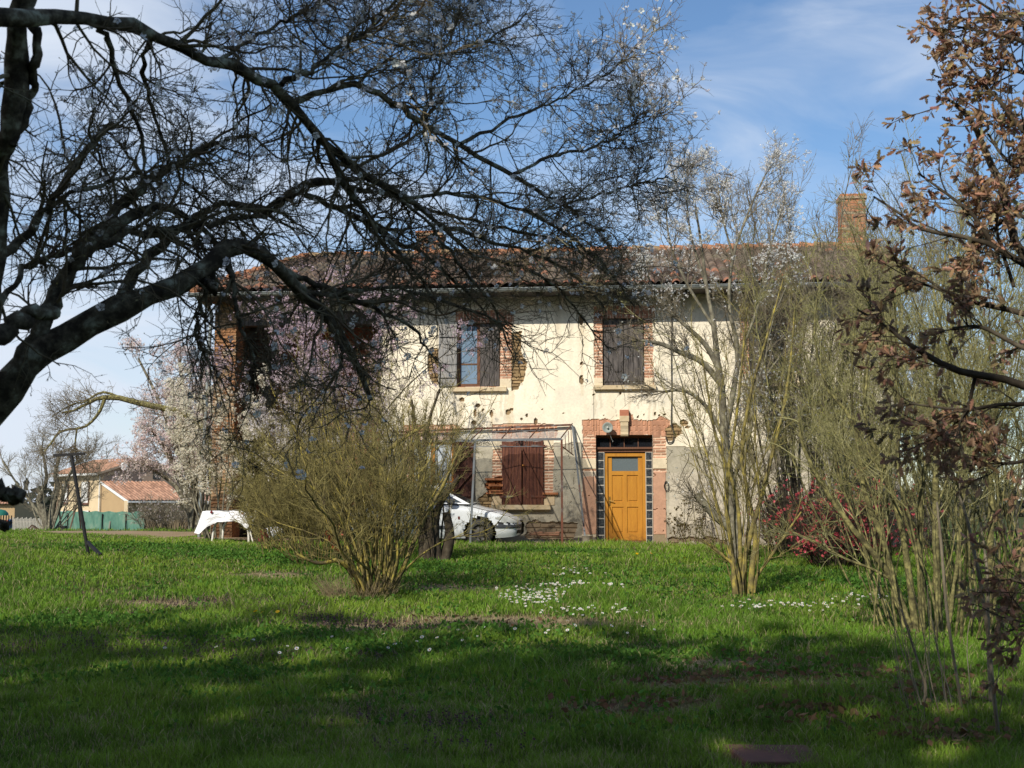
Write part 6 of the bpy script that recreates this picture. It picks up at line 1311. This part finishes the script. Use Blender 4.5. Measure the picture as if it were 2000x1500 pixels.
# ---- red flowering quince
for px, py, n, rr_, nf, L, lab in ((1640, 1112, 110, .42, 760, (.8, 1.75), 'dense dark quince bush covered in red blossom'), (1540, 1085, 60, .35, 170, (.8, 1.5), 'smaller quince bush with sparse red blossom left of the dense one'), (1730, 1085, 60, .4, 90, (.9, 1.7), 'quince bush with few red flowers behind the hazel stems')):
    b = ground(px, py); o, S, b1, b2, b3 = shrub('quince_bush', b, lab, 'shrub', n, rr_, L, (2, 62), (.006, .013), (B_dark, B_dark), (8, 5, 3), ((.25, .6), (.1, .3), (.04, .1)), r=(.006, .004, .0028), group='red flowering quince bushes', ang=.6)
    p, d = pick(b1[0], nf, .1, 1); p = np.repeat(p, 2, 0) + rng.normal(0, .025, (nf * 2, 3)); flowers('blossom', p - b, rng.uniform(.042, .06, len(p)), tint(len(p), (.92, .15, .19), .3, .08), o, 5, None, .6)
# ---- rose bush against the wall and dry weeds at its foot
b = np.array([*at(1345, 1056, 29.0)[:2], 0]); b[2] = zt(b[0], b[1])
o, S, b1, b2, b3 = shrub('rose_bush', b, 'straggly rose bush against the grey wall right of the door', 'shrub', 11, .3, (.6, 1.35), (5, 42), (.006, .011), (B_green, B_dark), (6, 4, 0), ((.2, .5), (.08, .2), (.05, .1)), r=(.006, .004, .003)); p, d = pick(b2[0], 380, .2, 1); specks('foliage', p - b, rng.normal(0, 1, p.shape), .06, .018, tint(len(p), (.13, .10, .04), .4), o)
b = np.array([*at(1372, 1056, 29.2)[:2], 0]); b[2] = zt(b[0], b[1]); vn = plant('dry_vine', b, 'dry leafless vine hanging on the grey wall behind the plum', 'vine')
gP, gR = grow(b + np.stack([rng.uniform(-.25, .2, 14), np.full(14, .35), rng.uniform(.9, 2.2, 14)], -1), np.stack([rng.normal(0, .2, 14), np.zeros(14), -np.ones(14)], -1), rng.uniform(.5, 1.5, 14), np.full(14, .010), 12, .2, (0, 0, -.05)); g2_ = spawn(gP, gR, 4, .2, 1, .7, .1, .3, 5, .2); tubes('stem', localise([(gP, gR, 4), (*g2_, 3)], b), B_dark, vn)

# ---- hazel thicket on the right
b = ground(1830, 1236); Y = b[1]
ex = [[(1780, 1235, Y, 13), (1740, 1128, Y, 11), (1661, 1027, Y, 10), (1604, 943, Y, 8), (1566, 864, Y, 6), (1560, 790, Y, 4)], [(1771, 1232, Y, 12), (1727, 1062, Y, 10), (1692, 974, Y, 9), (1679, 899, Y, 8), (1665, 820, Y, 7), (1613, 754, Y, 5), (1590, 650, Y, 4), (1600, 560, Y, 3)], [(1789, 1236, Y, 14), (1767, 1062, Y, 11), (1745, 974, Y, 10), (1731, 921, Y, 9), (1690, 829, Y, 6), (1692, 750, Y, 5), (1700, 640, Y, 4), (1690, 520, Y, 3)],
      [(1802, 1236, Y, 12), (1795, 1040, Y, 10), (1806, 908, Y, 9), (1824, 880, Y, 8), (1824, 790, Y, 7), (1838, 600, Y, 5), (1850, 450, Y, 3)], [(1833, 1240, Y, 14), (1828, 1040, Y, 12), (1828, 908, Y, 11), (1836, 846, Y, 9), (1850, 754, Y, 7), (1860, 600, Y, 5), (1880, 420, Y, 3)], [(1930, 1244, Y - .3, 13), (1934, 1084, Y - .3, 12), (1936, 952, Y - .3, 11), (1925, 881, Y - .3, 9), (1943, 820, Y - .3, 8), (1960, 700, Y - .3, 6), (1950, 500, Y - .3, 3)], [(1738, 1130, Y, 6), (1700, 1110, Y, 5), (1648, 1090, Y, 5), (1600, 1062, Y, 4), (1540, 1035, Y, 2)],
      [(1770, 1220, Y - .3, 6), (1745, 1150, Y - .3, 5), (1730, 1060, Y - .3, 4), (1690, 930, Y - .3, 3), (1640, 880, Y - .3, 2)], [(1850, 1240, Y, 9), (1870, 1100, Y, 8), (1880, 950, Y, 7), (1870, 800, Y, 6), (1830, 600, Y, 4), (1790, 400, Y, 2), (1760, 300, Y, 1.5)], [(1700, 1120, Y, 4), (1680, 1040, Y, 4), (1638, 930, Y, 4), (1630, 870, Y, 2)]]
o, S, b1, b2, b3 = shrub('hazel_thicket', b, 'tall many stemmed hazel thicket with thick olive stems behind dead suckers', 'shrub', 34, .75, (3.2, 5.6), (1, 24), (.007, .018), (B_green, B_greentwig), (10, 7, 3), ((.4, 1.2), (.2, .5), (.06, .18)), extra=ex, ek=.55, r=(.008, .0042, .0028), ang=.6, trop=(0, 0, .035), wig=.12)
p, d = pick(b2[0], 7500, .2, 1); specks('foliage', p - b, d + rng.normal(0, .4, d.shape), rng.uniform(.015, .032, len(p)), .006, tint(len(p), (.25, .24, .06), .3), o)
for px, py, lab, n, L in ((1930, 1180, 'tall stemmed hazel clump behind the thicket at the right edge', 22, (3.6, 6.2)), (1735, 1150, 'slender hazel clump between quince and thicket', 13, (3.4, 6.2)), (1590, 1090, 'thin hazel clump behind the quince, before the third upper window', 16, (3.4, 6.4)), (2060, 1230, 'hazel clump cut by the right edge of the view', 20, (3.0, 5.4)), (1850, 1110, 'hazel clump behind the quince and the thicket', 18, (3.6, 6.4))):
    b = ground(px, py); o, S, b1, b2, b3 = shrub('hazel_clump', b, lab, 'shrub', n, .6, L, (1, 22), (.008, .017), (B_green, B_greentwig), (11, 8, 3), ((.4, 1.1), (.2, .5), (.06, .18)), r=(.009, .005, .0034), ang=.6, group='hazel clumps around the thicket', trop=(0, 0, .035), wig=.12)
    p, d = pick(b2[0], 3500, .2, 1); specks('foliage', p - b, d + rng.normal(0, .4, d.shape), .028, .007, tint(len(p), (.25, .24, .06), .3), o)
# thin dead suckers in the foreground right
b = ground(1900, 1400); o = plant('dead_suckers', b, 'thin grey dead suckers standing in front of the hazel thicket', 'shrub')
ex = [[(1790, 1420, b[1], 3), (1808, 1350, b[1], 3), (1795, 1300, b[1], 2.5), (1760, 1190, b[1], 2)], [(1880, 1400, b[1], 3), (1870, 1330, b[1], 3), (1850, 1200, b[1], 3), (1838, 1060, b[1], 3), (1830, 980, b[1], 2)], [(1955, 1480, b[1] - .8, 4), (1940, 1350, b[1] - .8, 4), (1925, 1200, b[1] - .8, 4), (1890, 1020, b[1] - .8, 3), (1870, 960, b[1] - .8, 2)], [(1935, 1370, b[1], 4), (1930, 1250, b[1], 3.5), (1928, 1120, b[1], 3), (1915, 1020, b[1], 2)]]
ep, er = limbs(ex, 14); S = stems(b, 22, .55, (.4, 1.2), (2, 35), (.003, .006)); b1 = spawn(np.vstack([S[0], ep]), np.vstack([S[1], er]), 4, .3, 1, .5, .1, .35, 5, .12, (0, 0, .03), .6, .004, .002)
tubes('stem', localise([(*S, 4), (ep, er, 5), (*b1, 3)], b), B_greytwig, o)

# ---- oak keeping its dry leaves
b = np.array([3.55, 6.6, float(zt(3.55, 6.6))]); oak = plant('oak_tree', b, 'young oak still holding its dry brown leaves', 'tree')
OX = [[(2140, 640, 6.8, 14), (2060, 560, 6.9, 11), (1988, 488, 7.0, 9), (1960, 372, 7.0, 8), (1932, 316, 7.1, 7), (1904, 248, 7.1, 6), (1872, 208, 7.2, 4), (1842, 190, 7.2, 2)], [(2100, 350, 6.8, 9), (2000, 256, 6.9, 6), (1948, 192, 7.0, 4), (1924, 168, 7.0, 3), (1878, 112, 7.1, 2)], [(2100, 150, 6.8, 7), (2000, 82, 6.9, 5), (1928, 64, 7.0, 3), (1858, 50, 7.0, 2)], [(2060, 70, 6.8, 6), (1990, 42, 6.9, 4), (1950, 28, 7.0, 3), (1900, -5, 7.0, 2)],
      [(2080, 560, 6.7, 9), (2000, 516, 6.8, 7), (1920, 472, 6.8, 5), (1800, 448, 6.9, 4), (1765, 422, 6.9, 3), (1706, 384, 7.0, 2)], [(1940, 478, 6.8, 5), (1900, 420, 6.8, 4), (1856, 384, 6.9, 3), (1793, 338, 7.0, 2)], [(2100, 800, 6.4, 10), (1978, 745, 6.5, 8), (1868, 723, 6.6, 7), (1780, 675, 6.7, 5), (1727, 635, 6.8, 3), (1675, 605, 6.9, 2)], [(2080, 790, 6.5, 6), (1960, 790, 6.6, 4), (1880, 800, 6.6, 3), (1775, 788, 6.7, 2)], [(2080, 640, 6.6, 8), (1990, 610, 6.7, 6), (1900, 590, 6.8, 4), (1820, 560, 6.9, 3), (1760, 545, 7, 2)], [(2090, 700, 6.3, 7), (2000, 680, 6.5, 5), (1920, 640, 6.6, 4), (1860, 640, 6.6, 2)], [(2060, 880, 6.4, 6), (2000, 900, 6.5, 4), (1960, 905, 6.5, 3), (1925, 895, 6.6, 2)],
      [(2080, 1180, 6.6, 5), (2020, 1150, 6.7, 4), (1975, 1130, 6.8, 2)], [(2080, 1230, 6.6, 5), (2010, 1220, 6.7, 3), (1965, 1235, 6.8, 2)], [(2050, 330, 6.9, 5), (1990, 330, 7, 4), (1955, 300, 7, 3), (1930, 262, 7.1, 2)], [(1980, 560, 6.8, 4), (1945, 430, 6.9, 3), (1975, 300, 7.0, 2)], [(2060, 450, 6.8, 6), (1985, 420, 6.9, 4), (1950, 440, 6.9, 3), (1890, 480, 7, 2)], [(1905, 735, 6.6, 4), (1880, 830, 6.6, 3), (1830, 860, 6.6, 2)], [(2030, 150, 6.9, 4), (1985, 140, 7, 3), (1930, 130, 7, 2)]]
op, orr = limbs(OX, 14); tk2 = resample(np.array([(*b, .13), (3.5, 6.65, 1.5, .11), (3.45, 6.75, 3.0, .085), (3.3, 6.9, 4.6, .05), (3.2, 7.0, 6.0, .02)]), 14)[None]
oc = []
for q_, d_ in zip(op, OX):
    if d_[0][0] >= 2030:
        zz_ = max(.4, q_[0, 2] - .18); tp_ = tk2[0]; oc.append(resample(np.array([(np.interp(zz_, tp_[:, 2], tp_[:, 0]), np.interp(zz_, tp_[:, 2], tp_[:, 1]), zz_, d_[0][3] * 6.8 / F * 1.1), (*(q_[0] * .6 + .4 * np.array([np.interp(zz_, tp_[:, 2], tp_[:, 0]), np.interp(zz_, tp_[:, 2], tp_[:, 1]), zz_])), d_[0][3] * 6.8 / F * 1.05), (*q_[0], d_[0][3] * 6.8 / F)]), 14))
oc = np.array(oc)
o1 = spawn(op, orr, 11, .2, 1, .8, .2, .62, 7, .14, (0, 0, .02), .6, .005, .002); o2 = spawn(*o1, 4, .2, 1, .7, .06, .2, 4, .12, (0, 0, .02), .7, .0025, .0012)
tubes('trunk', localise([(np.vstack([op, tk2[..., :3], oc[..., :3]]), np.vstack([orr, tk2[..., 3], oc[..., 3]]), 7)], b), B_dark, oak); tubes('crown', localise([(*o1, 4), (*o2, 3)], b), B_dark, oak)
p, d = pick(o2[0], 4600, .1, 1); p_, d_ = pick(o1[0], 700, .4, 1); p = np.vstack([p, p_]); d = np.vstack([d, d_])
prof_ = [(0, .02), (.12, .06), (.25, .17), (.33, .11), (.47, .25), (.57, .14), (.72, .25), (.80, .13), (.92, .15), (1, .02)]
n = len(p); D = nrm(d + rng.normal(0, .7, d.shape) + [0, 0, -.25]); u_, w_, D = frame(D); sz = rng.uniform(.032, .064, (n, 1)); V = []; cu = rng.uniform(-.5, .9, (n, 1))
for t, wv_ in prof_:
    c0 = p + D * sz * t + w_ * sz * cu * (t * t) * .5
    V += [c0 + u_ * sz * wv_ + w_ * sz * wv_ * .5, c0, c0 - u_ * sz * wv_ + w_ * sz * wv_ * .5]
V = np.stack(V, 1); nv3 = V.shape[1]; F_ = []
for i in range(len(prof_) - 1):
    for j in (0, 1): F_.append((3 * i + j, 3 * i + j + 1, 3 * i + j + 4, 3 * i + j + 3))
F_ = (np.arange(n) * nv3)[:, None, None] + np.array(F_)[None]; lc = tint(n, (.36, .235, .145), .5, .10)
mesh_np('foliage', V.reshape(-1, 3) - b, [F_.reshape(-1, 4)], L_leaf, oak, np.repeat(lc, nv3, 0))

# ---- hedge far right behind, low far trees on the horizon
def mass(name, boxes, n, size, col, label, cat):
    P, out_ = [], []
    w = np.array([bx[6] for bx in boxes], float); w /= w.sum(); a = rng.choice(len(boxes), n, p=w); bx = np.array([q_[:6] for q_ in boxes])[a]
    d = nrm(rng.normal(0, 1, (n, 3))) * (rng.random((n, 1)) ** .35); C_ = bx[:, :3] + d * bx[:, 3:6]
    o = specks(name, C_, rng.normal(0, 1, (n, 3)), size * rng.uniform(.6, 1.3, n), size * .35, tint(n, col, .35), None); return tag(o, label, cat, kind='stuff')
mass('far_treeline', [(x, 190 + 20 * rng.random(), -1 + 2 * rng.random(), 9, 6, 4.5 + 3 * rng.random(), 1) for x in range(-130, 150, 9)], 16000, 1.5, (.10, .10, .075), 'hazy line of distant trees on the horizon', 'trees')
# tall trees behind the viewpoint, whose shade covers the front of the lawn
mass('treeline', SHADE, 34000, .75, (.06, .085, .03), 'tall dense trees that shade the front of the lawn', 'trees')

# ================================================================== LIGHT, SKY, CAMERA
SUN_D = np.array([.60, 1.0, -.88]); SUN_D /= np.linalg.norm(SUN_D)
sun = bpy.data.lights.new('sun', 'SUN'); sun.energy = 5.0; sun.angle = math.radians(.5); sun.color = (1, .93, .80)
so = bpy.data.objects.new('sun', sun); COL.objects.link(so)
from mathutils import Vector
so.rotation_euler = Vector(SUN_D).to_track_quat('-Z', 'Y').to_euler()
el = math.asin(-SUN_D[2]); az = math.atan2(-SUN_D[0], -SUN_D[1])
w = bpy.data.worlds.new('World'); scene.world = w; w.use_nodes = True; nt = w.node_tree; nt.nodes.clear()
out = nt.nodes.new('ShaderNodeOutputWorld'); bg = nt.nodes.new('ShaderNodeBackground'); sky = nt.nodes.new('ShaderNodeTexSky'); sky.sky_type = 'NISHITA'; sky.sun_disc = False
sky.sun_elevation = el; sky.sun_rotation = az; sky.altitude = 100; sky.air_density = 1.0; sky.dust_density = .6; sky.ozone_density = 3.0
tc = nt.nodes.new('ShaderNodeTexCoord'); mp = nt.nodes.new('ShaderNodeMapping'); mp.inputs['Scale'].default_value = (2.6, 2.6, 9.5); mp.inputs['Rotation'].default_value = (0.1, .22, .5); mp.inputs['Location'].default_value = (.35, 0, .2)
nt.links.new(tc.outputs['Generated'], mp.inputs[0])
cn = nt.nodes.new('ShaderNodeTexNoise'); cn.inputs['Scale'].default_value = 1.25; cn.inputs['Detail'].default_value = 7; cn.inputs['Roughness'].default_value = .52; cn.inputs['Distortion'].default_value = 1.0; nt.links.new(mp.outputs[0], cn.inputs[0])
# the cloud deck thickens toward the left (west)
sp = nt.nodes.new('ShaderNodeSeparateXYZ'); nt.links.new(tc.outputs['Generated'], sp.inputs[0])
def mathn(op, a, b=None, c=None):
    n_ = nt.nodes.new('ShaderNodeMath'); n_.operation = op
    for i, v in enumerate((a, b, c)):
        if v is None: continue
        if isinstance(v, (int, float)): n_.inputs[i].default_value = v
        else: nt.links.new(v, n_.inputs[i])
    return n_.outputs[0]
west = mathn('MULTIPLY_ADD', sp.outputs['X'], -.55, -.02)
low_ = mathn('MULTIPLY_ADD', sp.outputs['Z'], -.55, .16)
wl = mathn('MAXIMUM', mathn('ADD', west, low_), -.06)
s_ = mathn('ADD', cn.outputs[0], wl)
cr_ = ramp(nt, s_, [(.40, (.03, .03, .03)), (.50, (.20, .20, .20)), (.60, (.52, .52, .52)), (.80, (.95, .95, .95))])
cloudc = nt.nodes.new('ShaderNodeRGB'); cloudc.outputs[0].default_value = (CLOUD[0], CLOUD[1], CLOUD[2], 1)
mx = nt.nodes.new('ShaderNodeMix'); mx.data_type = 'RGBA'
nt.links.new(cr_.outputs[0], mx.inputs[0]); hs = nt.nodes.new('ShaderNodeHueSaturation'); hs.inputs['Saturation'].default_value = 1.12; hs.inputs['Value'].default_value = .92; nt.links.new(sky.outputs[0], hs.inputs['Color']); nt.links.new(hs.outputs[0], mx.inputs[6]); nt.links.new(cloudc.outputs[0], mx.inputs[7]); nt.links.new(mx.outputs[2], bg.inputs[0]); nt.links.new(bg.outputs[0], out.inputs[0])
bg.inputs[1].default_value = SKY_S
cam = bpy.data.cameras.new('camera'); co = bpy.data.objects.new('camera', cam); COL.objects.link(co); scene.camera = co
co.location = tuple(CAM); co.rotation_euler = (PI / 2 + PITCH, 0, 0)
cam.sensor_fit = 'HORIZONTAL'; cam.sensor_width = 36; cam.lens = 36 * F / 2000; cam.clip_start = .05; cam.clip_end = 4000
cam.dof.use_dof = True; cam.dof.focus_distance = 26; cam.dof.aperture_fstop = (cam.lens / 1000) / .006
scene.render.engine = 'CYCLES'; scene.view_settings.view_transform = 'Standard'; scene.view_settings.look = 'None'; scene.view_settings.exposure = 0; scene.view_settings.gamma = 1
scene.cycles.max_bounces = 6; scene.cycles.transparent_max_bounces = 8; scene.cycles.diffuse_bounces = 3; scene.cycles.caustics_reflective = False; scene.cycles.caustics_refractive = False
scene.cycles.use_denoising = True
